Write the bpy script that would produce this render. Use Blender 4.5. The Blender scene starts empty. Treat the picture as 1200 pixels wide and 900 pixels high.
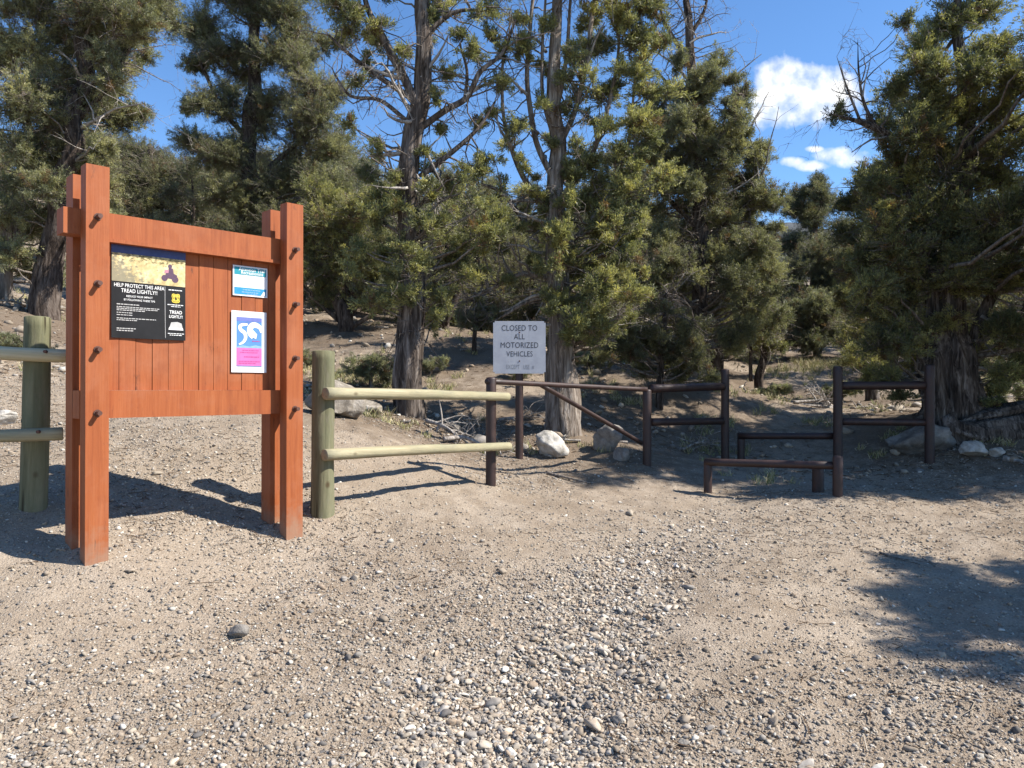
import bpy, bmesh, math, random
import numpy as np
from mathutils import Vector, Matrix, Quaternion

SEED = 7
rng = np.random.default_rng(SEED)
random.seed(SEED)
scene = bpy.context.scene
COL = scene.collection
EYE = 1.55            # camera height over the ground at its foot
HOR = 455.0           # row of the horizon in the 1200x900 photograph
F = 900.0             # focal length in photograph pixels
R = math.radians


def at(px, py, D):
    """A point D metres in front of the camera seen at (px, py)."""
    return np.array([(px - 600.0) / F * D, D, EYE + (HOR - py) / F * D])


# ------------------------------------------------------------------ noise
def _hash(ix, iy, iz, seed):
    h = (ix.astype(np.int64) * 374761393 + iy.astype(np.int64) * 668265263 + iz.astype(np.int64) * 2147483647 + seed * 1274126177) & 0xFFFFFFFF
    h = ((h ^ (h >> 13)) * 1274126177) & 0xFFFFFFFF
    h = h ^ (h >> 16)
    return (h & 0xFFFFFF) / float(0xFFFFFF)


def vnoise(p, seed=0):
    p = np.asarray(p, float)
    i = np.floor(p).astype(np.int64)
    f = p - i
    f = f * f * (3 - 2 * f)
    out = 0
    for dx in (0, 1):
        for dy in (0, 1):
            for dz in (0, 1):
                w = (f[..., 0] if dx else 1 - f[..., 0]) * (f[..., 1] if dy else 1 - f[..., 1]) * (f[..., 2] if dz else 1 - f[..., 2])
                out = out + w * _hash(i[..., 0] + dx, i[..., 1] + dy, i[..., 2] + dz, seed)
    return out * 2 - 1


def fbm(p, octaves=3, seed=0):
    p = np.asarray(p, float)
    s, a = 0, 1.0
    for o in range(octaves):
        s = s + a * vnoise(p * (2 ** o) + 17.3 * o, seed + o)
        a *= 0.5
    return s


def unit(v):
    v = np.asarray(v, float)
    return v / np.maximum(np.linalg.norm(v, axis=-1, keepdims=True), 1e-9)


# ------------------------------------------------------------------ terrain
def cp(px, py, D):
    p = at(px, py, D)
    return (p[0], p[1], p[2])


CTRL = [(0, -3, 0), (-5, -3, 0.05), (5, -3, 0), (0, 0, 0), (-3, 0, .03), (3, 0, 0), (0, 3, .06), (-2, 3, .17), (2, 3, .08), (0, 4.4, .27),
        (-4, 3.6, .3), (2.4, 4.4, .22), (4, 4, .2), (1.2, 5.6, .36),
        cp(105, 672, 4.42), cp(336, 637, 5.31), cp(378, 606, 5.75), cp(40, 600, 5.0), cp(574, 570, 7.2), cp(608, 543, 8.8), cp(757, 545, 9.0),
        cp(850, 535, 10.4), cp(981, 556, 9.3), cp(1090, 547, 9.3), cp(829, 577, 8.2), cp(981, 585, 7.6), cp(660, 512, 10.0),
        cp(475, 492, 9.6), cp(400, 487, 8.2), cp(405, 387, 16.0), cp(55, 372, 12.0), cp(3, 352, 13.5), cp(1112, 500, 10.5), cp(1190, 545, 9.0),
        cp(1195, 620, 6.6), cp(930, 480, 14.5), cp(930, 432, 22.0), cp(822, 440, 14.0), cp(295, 420, 14.0), cp(560, 392, 17.0),
        cp(0, 490, 7.5), cp(720, 430, 17), cp(1180, 470, 13), cp(600, 400, 24), cp(250, 345, 24), cp(-100, 320, 22), cp(1080, 415, 24),
        (8, 6, .5), (9, 0, .2), (-8, 4, 1.0), (-9, 0, .5),
        (0, 40, 6.5), (-20, 40, 10.0), (20, 40, 5.0), (-30, 15, 6.5), (30, 15, 2.5), (-30, -10, 2), (30, -10, .6), (0, 60, 11.0), (-40, 60, 17), (40, 60, 9)]
CT = np.array(CTRL, float)


def _tps_fit():
    n = len(CT)
    d = np.linalg.norm(CT[:, None, :2] - CT[None, :, :2], axis=2)
    K = np.where(d > 0, d * d * np.log(d + 1e-9), 0) + np.eye(n) * 0.002
    P = np.hstack([np.ones((n, 1)), CT[:, :2]])
    A = np.block([[K, P], [P.T, np.zeros((3, 3))]])
    return np.linalg.solve(A, np.concatenate([CT[:, 2], np.zeros(3)]))


TPS = _tps_fit()


def wash(x, y):
    """How far inside the gravel wash a point lies (1 on its axis)."""
    xs = np.interp(y, [0, 3.07, 3.65, 4.05, 4.6, 5.4, 6.6, 7.6], [-.1, -.03, .09, .27, .47, .86, 1.6, 2.2])
    w = np.interp(y, [0, 3.0, 4.5, 5.8, 7.6], [.56, .56, .50, .55, .6])
    q = np.stack([x * 2.2, y * 2.2, x * 0], -1)
    return np.exp(-((x - xs) / w + .35 * vnoise(q, 41)) ** 2) * np.interp(y, [2, 3.8, 5, 8], [1, 1, .62, .08])


MOUNDS = [(-2.40, 4.50, .030, .17), (-2.55, 4.66, .03, .17), (-1.52, 5.38, .03, .17), (-1.67, 5.55, .03, .17)]
for _px, _D, _h, _r in ((378, 5.75, .03, .19), (44, 5.0, .03, .19), (575, 7.2, .025, .13), (608, 8.8, .03, .15), (757, 9.0, .03, .15), (850, 10, .03, .15), (981, 9.3, .03, .15), (1089, 9.3, .03, .15),
                        (829, 8.2, .025, .12), (981, 7.6, .025, .13), (662, 10.0, .11, .55), (475, 9.6, .10, .5), (1112, 10.5, .12, .8), (822, 14, .1, .6), (643, 9.1, .04, .3), (714, 9.4, .04, .28), (1078, 9.75, .05, .5)):
    MOUNDS.append(((_px - 600) / F * _D, _D, _h, _r))


def gz(x, y):
    x = np.asarray(x, float)
    y = np.asarray(y, float)
    shp = x.shape
    xf, yf = x.ravel(), y.ravel()
    # outside the fitted area carry on from its edge with a gentle rise
    xc, yc = np.clip(xf, -38, 38), np.clip(yf, -10, 58)
    out = np.empty(xf.shape)
    for k in range(0, len(xf), 40000):
        a = np.stack([xc[k:k + 40000], yc[k:k + 40000]], 1)
        d = np.linalg.norm(a[:, None] - CT[None, :, :2], axis=2)
        U = np.where(d > 0, d * d * np.log(d + 1e-9), 0)
        out[k:k + 40000] = U @ TPS[:-3] + TPS[-3] + a @ TPS[-2:]
    out += 0.12 * np.maximum(np.abs(xf) - 38, 0) * .5 + .14 * np.maximum(yf - 58, 0)
    q = np.stack([xf, yf, np.zeros_like(xf)], 1)
    far = np.clip((yf - 9) / 10, 0, 1)
    out += 0.030 * fbm(q * 0.9, 2, 3) * (1 + 2 * far)
    near = (np.abs(xf) < 14) & (yf < 24) & (yf > 0)
    if near.any():
        qn = q[near]
        out[near] += 0.013 * fbm(qn * 4.0, 3, 5) + 0.0075 * fbm(qn * 15.0, 2, 6)
    for mx0, my0, mh, mr in MOUNDS:
        out += mh * np.exp(-((xf - mx0) ** 2 + (yf - my0) ** 2) / (mr * mr))
    out -= 0.05 * wash(xf, yf)
    return out.reshape(shp)


def gz1(x, y):
    return float(gz(np.array([x]), np.array([y]))[0])


# ------------------------------------------------------------------ mesh building
def mesh_np(name, V, quads=None, tris=None, mats=(), fm_q=None, fm_t=None, smooth=False, col=None, loc=None):
    me = bpy.data.meshes.new(name)
    V = np.asarray(V, np.float32)
    nq = 0 if quads is None else len(quads)
    nt = 0 if tris is None else len(tris)
    me.vertices.add(len(V))
    me.vertices.foreach_set('co', V.ravel())
    loops = []
    if nq: loops.append(np.asarray(quads, np.int32).ravel())
    if nt: loops.append(np.asarray(tris, np.int32).ravel())
    L = np.concatenate(loops)
    me.loops.add(len(L))
    me.loops.foreach_set('vertex_index', L)
    me.polygons.add(nq + nt)
    starts = np.concatenate([np.arange(nq) * 4, nq * 4 + np.arange(nt) * 3]).astype(np.int32)
    me.polygons.foreach_set('loop_start', starts)
    if smooth:
        me.polygons.foreach_set('use_smooth', np.ones(nq + nt, bool))
    for m in mats: me.materials.append(m)
    if fm_q is not None or fm_t is not None:
        a = np.zeros(nq, np.int32) if fm_q is None else np.asarray(fm_q, np.int32)
        b = np.zeros(nt, np.int32) if fm_t is None else np.asarray(fm_t, np.int32)
        me.polygons.foreach_set('material_index', np.concatenate([a, b]).astype(np.int32))
    if col is not None:
        at_ = me.color_attributes.new('tint', 'FLOAT_COLOR', 'POINT')
        c = np.ones((len(V), 4), np.float32)
        c[:, :3] = col
        at_.data.foreach_set('color', c.ravel())
    me.update(calc_edges=True)
    me.validate()
    return me


def link(name, me, parent=None, loc=(0, 0, 0)):
    o = bpy.data.objects.new(name, me)
    COL.objects.link(o)
    if parent is not None: o.parent = parent
    o.location = loc
    return o


def tag(o, label=None, cat=None, group=None, kind=None):
    if label: o['label'] = label
    if cat: o['category'] = cat
    if group: o['group'] = group
    if kind: o['kind'] = kind
    return o


def empty(name, loc, label, cat, group=None, rz=0.0):
    o = bpy.data.objects.new(name, None)
    COL.objects.link(o)
    o.location = tuple(loc)
    o.rotation_euler = (0, 0, rz)
    o.empty_display_size = .2
    return tag(o, label, cat, group)


class Acc:
    """Collects vertices, quads and triangles."""
    def __init__(s):
        s.V, s.Q, s.T, s.n, s.C = [], [], [], 0, []

    def add(s, V, Q=None, T=None, C=None):
        V = np.asarray(V, float)
        s.V.append(V)
        if Q is not None and len(Q): s.Q.append(np.asarray(Q) + s.n)
        if T is not None and len(T): s.T.append(np.asarray(T) + s.n)
        if C is not None: s.C.append(np.broadcast_to(C, (len(V), 3)))
        s.n += len(V)

    def mesh(s, name, mats, smooth=False, origin=(0, 0, 0)):
        V = np.concatenate(s.V) - np.asarray(origin)
        return mesh_np(name, V, np.concatenate(s.Q) if s.Q else None, np.concatenate(s.T) if s.T else None, mats, smooth=smooth,
                       col=np.concatenate(s.C) if s.C else None)


def catmull(P, step):
    """Resample rows (x, y, z, r) along a smooth curve."""
    P = np.asarray(P, float)
    if len(P) < 2: return P
    E = np.vstack([2 * P[0] - P[1], P, 2 * P[-1] - P[-2]])
    out = []
    for i in range(1, len(E) - 2):
        a, b, c, d = E[i - 1], E[i], E[i + 1], E[i + 2]
        n = max(1, int(np.linalg.norm(c[:3] - b[:3]) / step))
        t = (np.arange(n) / n)[:, None]
        out.append(.5 * (2 * b + (c - a) * t + (2 * a - 5 * b + 4 * c - d) * t * t + (3 * b - a - 3 * c + d) * t ** 3))
    out.append(P[-1:])
    o = np.vstack(out)
    o[:, 3] = np.maximum(o[:, 3], .002)
    return o


def tube(acc, P, sides=8, flute=0.0, seed=0, cap=True, lumps=5.0, C=None, twist=0.0):
    """A tapering tube along rows (x, y, z, r)."""
    P = np.asarray(P, float)
    n = len(P)
    T = unit(np.gradient(P[:, :3], axis=0))
    ref = np.array([1.0, .17, .05]) if abs(T[0, 0]) < .8 else np.array([.1, 1, .1])
    u = unit(ref - T[0] * np.dot(ref, T[0]))
    U = np.empty((n, 3))
    for i in range(n):
        u = unit(u - T[i] * np.dot(u, T[i]))
        U[i] = u
    W = np.cross(T, U)
    th = np.arange(sides) / sides * 2 * math.pi
    thm = th[None, :] + np.zeros((n, 1))
    if twist: thm = thm + twist * np.arange(n)[:, None]
    ring = U[:, None] * np.cos(thm)[..., None] + W[:, None] * np.sin(thm)[..., None]
    r = P[:, 3][:, None] * np.ones((1, sides))
    if flute:
        s = np.concatenate([[0], np.cumsum(np.linalg.norm(np.diff(P[:, :3], axis=0), axis=1))])
        q = np.stack([np.cos(th)[None] * lumps / 2 + 0 * s[:, None], np.sin(th)[None] * lumps / 2 + 0 * s[:, None], s[:, None] * 1.3 + 0 * th[None]], -1)
        r = r * (1 + flute * fbm(q, 3, seed))
    V = P[:, None, :3] + ring * r[..., None]
    V = V.reshape(-1, 3)
    i = np.arange(n - 1)[:, None] * sides
    j = np.arange(sides)[None]
    k = (j + 1) % sides
    Q = np.stack([i + j, i + k, i + sides + k, i + sides + j], -1).reshape(-1, 4)
    Tr = None
    if cap:
        V = np.vstack([V, P[0, :3], P[-1, :3]])
        a, b = n * sides, n * sides + 1
        jj = np.arange(sides)
        Tr = np.vstack([np.stack([np.full(sides, a), (jj + 1) % sides, jj], 1),
                        np.stack([np.full(sides, b), (n - 1) * sides + jj, (n - 1) * sides + (jj + 1) % sides], 1)])
    acc.add(V, Q, Tr, C)


def bm_obj(name, build, mats, parent=None, loc=(0, 0, 0), bevel=0.0, smooth=False, segs=2):
    bm = bmesh.new()
    build(bm)
    if bevel:
        bmesh.ops.bevel(bm, geom=[e for e in bm.edges if e.is_manifold and e.calc_face_angle(0) > .5], offset=bevel, segments=segs, affect='EDGES', profile=.5)
    bm.normal_update()
    me = bpy.data.meshes.new(name)
    bm.to_mesh(me)
    bm.free()
    for m in mats: me.materials.append(m)
    if smooth:
        for p in me.polygons: p.use_smooth = True
    return link(name, me, parent, loc)


def box(bm, lo, hi, M=None):
    lo, hi = Vector(lo), Vector(hi)
    vs = [bm.verts.new(Vector((x, y, z))) for x in (lo.x, hi.x) for y in (lo.y, hi.y) for z in (lo.z, hi.z)]
    for f in ((0, 1, 3, 2), (4, 6, 7, 5), (0, 4, 5, 1), (2, 3, 7, 6), (0, 2, 6, 4), (1, 5, 7, 3)):
        bm.faces.new([vs[i] for i in f])
    if M is not None:
        bmesh.ops.transform(bm, matrix=M, verts=vs)
    return vs


# ------------------------------------------------------------------ materials
class NT:
    def __init__(s, name):
        m = bpy.data.materials.new(name)
        m.use_nodes = True
        s.m, s.t = m, m.node_tree
        s.b = s.t.nodes['Principled BSDF']
        s.out = s.t.nodes['Material Output']

    def n(s, kind, **kw):
        x = s.t.nodes.new(kind)
        for k, v in kw.items():
            if k in x.inputs: x.inputs[k].default_value = v
            else: setattr(x, k, v)
        return x

    def l(s, a, b): s.t.links.new(a, b)

    def coords(s, scale=(1, 1, 1), kind='Object', rot=(0, 0, 0)):
        tc = s.n('ShaderNodeTexCoord')
        mp = s.n('ShaderNodeMapping')
        mp.inputs['Scale'].default_value = scale
        mp.inputs['Rotation'].default_value = rot
        s.l(tc.outputs[kind], mp.inputs['Vector'])
        return mp.outputs['Vector']

    def noise(s, vec, scale, detail=4, rough=.55, dist=0):
        x = s.n('ShaderNodeTexNoise')
        x.inputs['Scale'].default_value = scale
        x.inputs['Detail'].default_value = detail
        x.inputs['Roughness'].default_value = rough
        x.inputs['Distortion'].default_value = dist
        s.l(vec, x.inputs['Vector'])
        return x.outputs['Fac']

    def ramp(s, fac, stops):
        x = s.n('ShaderNodeValToRGB')
        e = x.color_ramp.elements
        while len(e) < len(stops): e.new(.5)
        for i, (p, c) in enumerate(stops):
            e[i].position = p
            e[i].color = (*c, 1) if len(c) == 3 else c
        s.l(fac, x.inputs['Fac'])
        return x.outputs['Color']

    def mix(s, fac, a, b, mode='MIX'):
        x = s.n('ShaderNodeMix')
        x.data_type = 'RGBA'
        x.blend_type = mode
        for i, v in ((0, fac), (6, a), (7, b)):
            if hasattr(v, 'default_value') or hasattr(v, 'is_output'): s.l(v, x.inputs[i])
            elif i == 0: x.inputs[0].default_value = v
            else: x.inputs[i].default_value = (*v, 1)
        return x.outputs[2]

    def math(s, op, a, b=0.0):
        x = s.n('ShaderNodeMath', operation=op)
        for i, v in ((0, a), (1, b)):
            if hasattr(v, 'is_output'): s.l(v, x.inputs[i])
            else: x.inputs[i].default_value = v
        return x.outputs[0]

    def bump(s, h, strength=.5, dist=.01, prev=None):
        x = s.n('ShaderNodeBump')
        x.inputs['Strength'].default_value = strength
        x.inputs['Distance'].default_value = dist
        s.l(h, x.inputs['Height'])
        if prev is not None: s.l(prev, x.inputs['Normal'])
        return x.outputs['Normal']

    def fin(s, color, rough=.8, normal=None, spec=.3):
        if hasattr(color, 'is_output'): s.l(color, s.b.inputs['Base Color'])
        else: s.b.inputs['Base Color'].default_value = (*color, 1)
        if hasattr(rough, 'is_output'): s.l(rough, s.b.inputs['Roughness'])
        else: s.b.inputs['Roughness'].default_value = rough
        s.b.inputs['Specular IOR Level'].default_value = spec
        if normal is not None: s.l(normal, s.b.inputs['Normal'])
        return s.m


def mat_ground():
    t = NT('dirt_and_gravel')
    v = t.coords()
    big = t.noise(v, .55, 4)
    mid = t.noise(v, 3.2, 5, .6)
    fine = t.noise(v, 60, 6, .7)
    c = t.ramp(big, [(.32, (.210, .160, .112)), (.5, (.282, .222, .160)), (.70, (.336, .272, .203))])
    c = t.mix(t.ramp(mid, [(.42, (0, 0, 0)), (.62, (1, 1, 1))]), c, (.358, .293, .222))
    # pebbles bedded in the dirt, each of its own colour
    vo = t.n('ShaderNodeTexVoronoi'); vo.inputs['Scale'].default_value = 62; t.l(v, vo.inputs['Vector'])
    vo2 = t.n('ShaderNodeTexVoronoi'); vo2.inputs['Scale'].default_value = 150; t.l(v, vo2.inputs['Vector'])
    for vv, lo, hi in ((vo2, .55, .8), (vo, .60, .85)):
        sep = t.n('ShaderNodeSeparateColor'); t.l(vv.outputs['Color'], sep.inputs['Color'])
        peb = t.ramp(sep.outputs[1], [(0, (.10, .082, .065)), (.35, (.26, .21, .16)), (.75, (.38, .325, .26)), (1, (.58, .53, .45))])
        gate = t.math('MULTIPLY', t.math('GREATER_THAN', sep.outputs[0], lo), t.ramp(vv.outputs['Distance'], [(.25, (1, 1, 1)), (.45, (0, 0, 0))]))
        c = t.mix(t.math('MULTIPLY', gate, .85), c, peb)
    # brown needle duff lying under the trees
    at_ = t.n('ShaderNodeAttribute', attribute_name='tint')
    sp = t.n('ShaderNodeSeparateColor'); t.l(at_.outputs['Color'], sp.inputs['Color'])
    duffn = t.noise(v, 5.5, 6, .7)
    dmask = t.ramp(t.math('ADD', t.math('MULTIPLY', sp.outputs[0], .85), t.math('MULTIPLY', t.math('SUBTRACT', duffn, .5), 1.1)), [(.32, (0, 0, 0)), (.62, (1, 1, 1))])
    duffc = t.ramp(t.noise(v, 34, 5, .7), [(.3, (.05, .034, .022)), (.55, (.125, .088, .058)), (.75, (.24, .18, .125))])
    c = t.mix(t.math('MULTIPLY', dmask, .68), c, duffc)
    # grey washed gravel
    c = t.mix(t.math('MULTIPLY', sp.outputs[1], .6), c, t.ramp(fine, [(.3, (.20, .18, .155)), (.7, (.37, .335, .29))]))
    c = t.mix(t.ramp(fine, [(.3, (.55, .55, .55)), (.62, (0, 0, 0))]), c, (.115, .088, .066))
    h = t.math('ADD', t.math('MULTIPLY', fine, .6), t.math('SUBTRACT', 1.0, t.math('MINIMUM', vo.outputs['Distance'], .5)))
    h = t.math('ADD', h, t.math('MULTIPLY', t.math('SUBTRACT', 1.0, vo2.outputs['Distance']), .4))
    return t.fin(c, .95, t.bump(h, .75, .014), .15)


def mat_tint(name, rough=.9, noise_scale=30, amount=.35, spec=.2, bump=.4, bdist=.004):
    t = NT(name)
    at_ = t.n('ShaderNodeAttribute', attribute_name='tint')
    v = t.coords()
    nz = t.noise(v, noise_scale, 5, .65)
    g = t.ramp(nz, [(.25, (1 - amount,) * 3), (.75, (1 + amount * .6,) * 3)])
    c = t.mix(1.0, at_.outputs['Color'], g, 'MULTIPLY')
    return t.fin(c, rough, t.bump(nz, bump, bdist), spec)


def mat_leaf(name):
    t = NT(name)
    at_ = t.n('ShaderNodeAttribute', attribute_name='tint')
    t.fin(at_.outputs['Color'], .5, None, .4)
    tr = t.n('ShaderNodeBsdfTranslucent')
    t.l(t.mix(1.0, at_.outputs['Color'], (1.15, 1.18, .75), 'MULTIPLY'), tr.inputs['Color'])
    mx = t.n('ShaderNodeMixShader')
    mx.inputs[0].default_value = .42
    t.l(t.b.outputs[0], mx.inputs[1])
    t.l(tr.outputs[0], mx.inputs[2])
    t.l(mx.outputs[0], t.out.inputs['Surface'])
    return t.m


def mat_bark(name, dark, midc, light, zs=.10, scale=26):
    t = NT(name)
    v = t.coords((1, 1, zs))
    n0 = t.noise(v, scale, 6, .65, .6)
    nw = t.noise(t.coords((1, 1, zs * 1.4)), scale * .36, 4, .6, .5)
    n1 = t.math('ADD', t.math('MULTIPLY', n0, .62), t.math('MULTIPLY', nw, .38))
    n2 = t.noise(t.coords((1, 1, .3)), 5, 4, .6)
    c = t.ramp(n1, [(.40, dark), (.5, midc), (.62, light)])
    c = t.mix(t.ramp(n2, [(.45, (0, 0, 0)), (.75, (.5, .5, .5))]), c, midc)
    return t.fin(c, .95, t.bump(n1, 1.0, .05), .1)


def mat_red_wood():
    t = NT('redwood_stain')
    v = t.coords((1, 1, .05))
    g = t.noise(v, 38, 5, .6, .4)
    b = t.noise(t.coords(), 2.1, 6, .7)
    c = t.ramp(g, [(.25, (.235, .059, .017)), (.5, (.305, .083, .024)), (.78, (.355, .108, .034))])
    # sun-faded and darker, more recently stained areas
    c = t.mix(t.ramp(b, [(.48, (0, 0, 0)), (.70, (.8, .8, .8))]), c, (.345, .128, .062))
    c = t.mix(t.ramp(t.noise(t.coords((1, 1, .5)), 3.7, 6, .7), [(.54, (0, 0, 0)), (.72, (.6, .6, .6))]), c, (.175, .042, .016))
    k = t.noise(t.coords((1, 1, .10)), 30, 5, .7)
    c = t.mix(t.ramp(k, [(.64, (0, 0, 0)), (.72, (.7, .7, .7))]), c, (.085, .026, .012))
    s2 = t.noise(t.coords((1, 1, .35)), 11, 5, .75)
    c = t.mix(t.ramp(s2, [(.63, (0, 0, 0)), (.72, (.7, .7, .7))]), c, (.07, .032, .02))
    # dust splashed on the feet of the posts
    tc = t.n('ShaderNodeTexCoord'); sx = t.n('ShaderNodeSeparateXYZ'); t.l(tc.outputs['Object'], sx.inputs[0])
    d = t.math('SUBTRACT', t.math('MULTIPLY', t.noise(t.coords(), 14, 5, .7), .55), sx.outputs['Z'])
    c = t.mix(t.ramp(d, [(.08, (0, 0, 0)), (.30, (.55, .55, .55))]), c, (.27, .20, .14))
    h = t.math('ADD', g, t.math('MULTIPLY', k, .5))
    return t.fin(c, t.ramp(b, [(.3, (.5,) * 3), (.7, (.8,) * 3)]), t.bump(h, .45, .006), .3)


def mat_log(name, stops, greenish=None, scale=22, axis_z=True):
    t = NT(name)
    v = t.coords((1, 1, .07))
    g = t.noise(v, scale, 5, .65, .5)
    b = t.noise(t.coords((1, 1, .4)), 5.0, 6, .7)
    c = t.ramp(g, stops)
    if greenish: c = t.mix(t.ramp(b, [(.40, (0, 0, 0)), (.62, (.85, .85, .85))]), c, greenish)
    w = t.noise(t.coords((1, 1, .3)), 9, 6, .7)
    c = t.mix(t.ramp(w, [(.52, (0, 0, 0)), (.68, (.6, .6, .6))]), c, (.20, .18, .14))
    # long drying splits and knots
    sp = t.noise(t.coords((1, 1, .045)), 17, 3, .5, .25)
    crack = t.ramp(sp, [(.335, (1, 1, 1)), (.365, (0, 0, 0))])
    c = t.mix(t.math('MULTIPLY', crack, .85), c, (.035, .027, .017))
    k = t.n('ShaderNodeTexVoronoi'); k.inputs['Scale'].default_value = 5.5; t.l(t.coords((1, 1, .8)), k.inputs['Vector'])
    c = t.mix(t.ramp(k.outputs['Distance'], [(.07, (.85, .85, .85)), (.15, (0, 0, 0))]), c, (.075, .05, .026))
    h = t.math('SUBTRACT', t.math('ADD', t.math('MULTIPLY', g, .6), t.math('MULTIPLY', b, .8)), t.math('MULTIPLY', crack, .9))
    return t.fin(c, .9, t.bump(h, .8, .012), .12)


def mat_steel():
    t = NT('brown_painted_steel')
    v = t.coords()
    a = t.noise(v, 9, 6, .7)
    b = t.noise(v, 70, 4, .6)
    c = t.ramp(a, [(.3, (.020, .010, .008)), (.55, (.036, .017, .013)), (.75, (.070, .031, .022))])
    c = t.mix(t.ramp(b, [(.62, (0, 0, 0)), (.72, (.6, .6, .6))]), c, (.11, .055, .04))
    return t.fin(c, t.ramp(a, [(.3, (.45,) * 3), (.7, (.65,) * 3)]), t.bump(b, .25, .002), .5)


def mat_plain(name, col, rough=.6, spec=.3, var=.12, scale=30):
    t = NT(name)
    nz = t.noise(t.coords(), scale, 4, .6)
    c = t.ramp(nz, [(.3, tuple(x * (1 - var) for x in col)), (.7, tuple(min(1, x * (1 + var)) for x in col))])
    return t.fin(c, rough, None, spec)


def mat_sign():
    t = NT('weathered_sign_face')
    v = t.coords()
    a = t.noise(v, 7, 5, .65)
    b = t.noise(t.coords((1, 1, .12)), 30, 4, .6)
    c = t.ramp(a, [(.3, (.34, .35, .385)), (.6, (.41, .42, .445)), (.8, (.47, .48, .495))])
    c = t.mix(t.ramp(b, [(.55, (0, 0, 0)), (.75, (.45, .45, .45))]), c, (.33, .335, .36))
    return t.fin(c, .55, None, .3)


def mat_rock(name, dark, midc, light):
    t = NT(name)
    v = t.coords()
    a = t.noise(v, 6, 7, .7, .5)
    b = t.noise(v, 35, 5, .7)
    c = t.ramp(a, [(.3, dark), (.5, midc), (.68, light)])
    c = t.mix(t.ramp(b, [(.55, (0, 0, 0)), (.75, (.5, .5, .5))]), c, dark)
    return t.fin(c, .92, t.bump(t.math('ADD', a, t.math('MULTIPLY', b, .35)), .7, .03), .2)


def mat_picture():
    """Printed picture of a sandy hillside with brush, on the poster."""
    t = NT('printed_hillside')
    tc = t.n('ShaderNodeTexCoord')
    sx = t.n('ShaderNodeSeparateXYZ'); t.l(tc.outputs['Object'], sx.inputs[0])
    a = t.noise(t.coords(), 16, 6, .7)
    b = t.noise(t.coords((1, 1, 1.6)), 34, 5, .7)
    c = t.ramp(a, [(.32, (.34, .25, .11)), (.5, (.56, .45, .22)), (.66, (.68, .59, .36))])
    # brush high on the slope and grey brush at the lower corner
    hgt = t.math('ADD', t.math('MULTIPLY', sx.outputs['Z'], 5.5), t.math('MULTIPLY', t.math('SUBTRACT', b, .5), 2.6))
    c = t.mix(t.ramp(hgt, [(.30, (0, 0, 0)), (.55, (.9, .9, .9))]), c, (.10, .085, .03))
    low = t.math('ADD', t.math('MULTIPLY', sx.outputs['X'], -5.0), t.math('ADD', t.math('MULTIPLY', sx.outputs['Z'], -6.0), t.math('MULTIPLY', t.math('SUBTRACT', b, .5), 3.2)))
    c = t.mix(t.ramp(low, [(.45, (0, 0, 0)), (.85, (.85, .85, .85))]), c, (.20, .185, .13))
    return t.fin(c, .55, None, .25)


M = {}
M['ground'] = mat_ground()
M['stone'] = mat_tint('loose_stone', .93, 40, .35, .2, .5, .003)
M['litter'] = mat_tint('dry_litter', .95, 60, .3, .1, .2, .002)
M['leaf'] = mat_leaf('evergreen_foliage')
M['bark_grey'] = mat_bark('juniper_bark', (.060, .046, .036), (.20, .163, .132), (.40, .35, .30))
M['bark_dark'] = mat_bark('pinyon_bark', (.022, .017, .014), (.075, .057, .046), (.17, .14, .118), .22, 22)
M['bark_mid'] = mat_bark('old_juniper_bark', (.028, .022, .018), (.105, .083, .068), (.29, .25, .215))
M['dead'] = mat_bark('bleached_dead_wood', (.15, .125, .105), (.33, .295, .26), (.50, .46, .41), .15, 30)
M['twig'] = mat_bark('twig_bark', (.085, .068, .055), (.20, .168, .14), (.35, .305, .265), .4, 40)
M['red'] = mat_red_wood()
M['bolt'] = mat_plain('rusty_bolt', (.10, .045, .03), .6, .4, .3, 60)
M['post'] = mat_log('treated_post', [(.3, (.095, .088, .05)), (.5, (.165, .155, .09)), (.72, (.25, .23, .145))], (.145, .148, .088))
M['rail'] = mat_log('treated_rail', [(.3, (.235, .19, .118)), (.5, (.335, .29, .185)), (.72, (.44, .39, .26))], (.265, .25, .155))
M['rail_sunlit'] = mat_log('sunlit_treated_rail', [(.3, (.40, .34, .21)), (.5, (.55, .48, .31)), (.72, (.66, .59, .41))], (.48, .43, .27))  # treated rail with sunlight put into its colour, for the upper left rail
M['steel'] = mat_steel()
M['sign'] = mat_sign()
M['ink'] = mat_plain('black_sign_ink', (.05, .05, .055), .6, .3, .3, 50)
M['faded'] = mat_plain('faded_sign_ink', (.20, .205, .22), .6, .3, .25, 60)
M['black_paper'] = mat_plain('black_poster_print', (.012, .012, .013), .6, .2, .3, 8)
M['white_ink'] = mat_plain('white_print', (.74, .73, .70), .5, .3, .06)
M['grey_ink'] = mat_plain('grey_print', (.42, .41, .39), .5, .3, .1)
M['yellow'] = mat_plain('yellow_emblem_print', (.72, .56, .07), .5, .3, .06)
M['navy'] = mat_plain('navy_print', (.035, .045, .15), .4, .4, .2)
M['moto'] = mat_plain('dark_purple_print', (.10, .055, .085), .4, .4, .3, 200)
M['moto2'] = mat_plain('pink_print', (.45, .20, .25), .4, .4, .2, 200)
M['paper'] = mat_plain('white_paper', (.68, .68, .69), .5, .35, .03)
M['teal'] = mat_plain('teal_print', (.02, .25, .31), .5, .3, .08)
M['blue_band'] = mat_plain('blue_band_print', (.03, .25, .45), .5, .3, .15, 60)
M['pale_blue'] = mat_plain('pale_blue_print', (.22, .38, .58), .5, .3, .1)
M['blue'] = mat_plain('blue_poster_print', (.09, .23, .50), .5, .3, .12, 12)
M['violet'] = mat_plain('violet_poster_print', (.14, .17, .42), .5, .3, .1)
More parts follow.
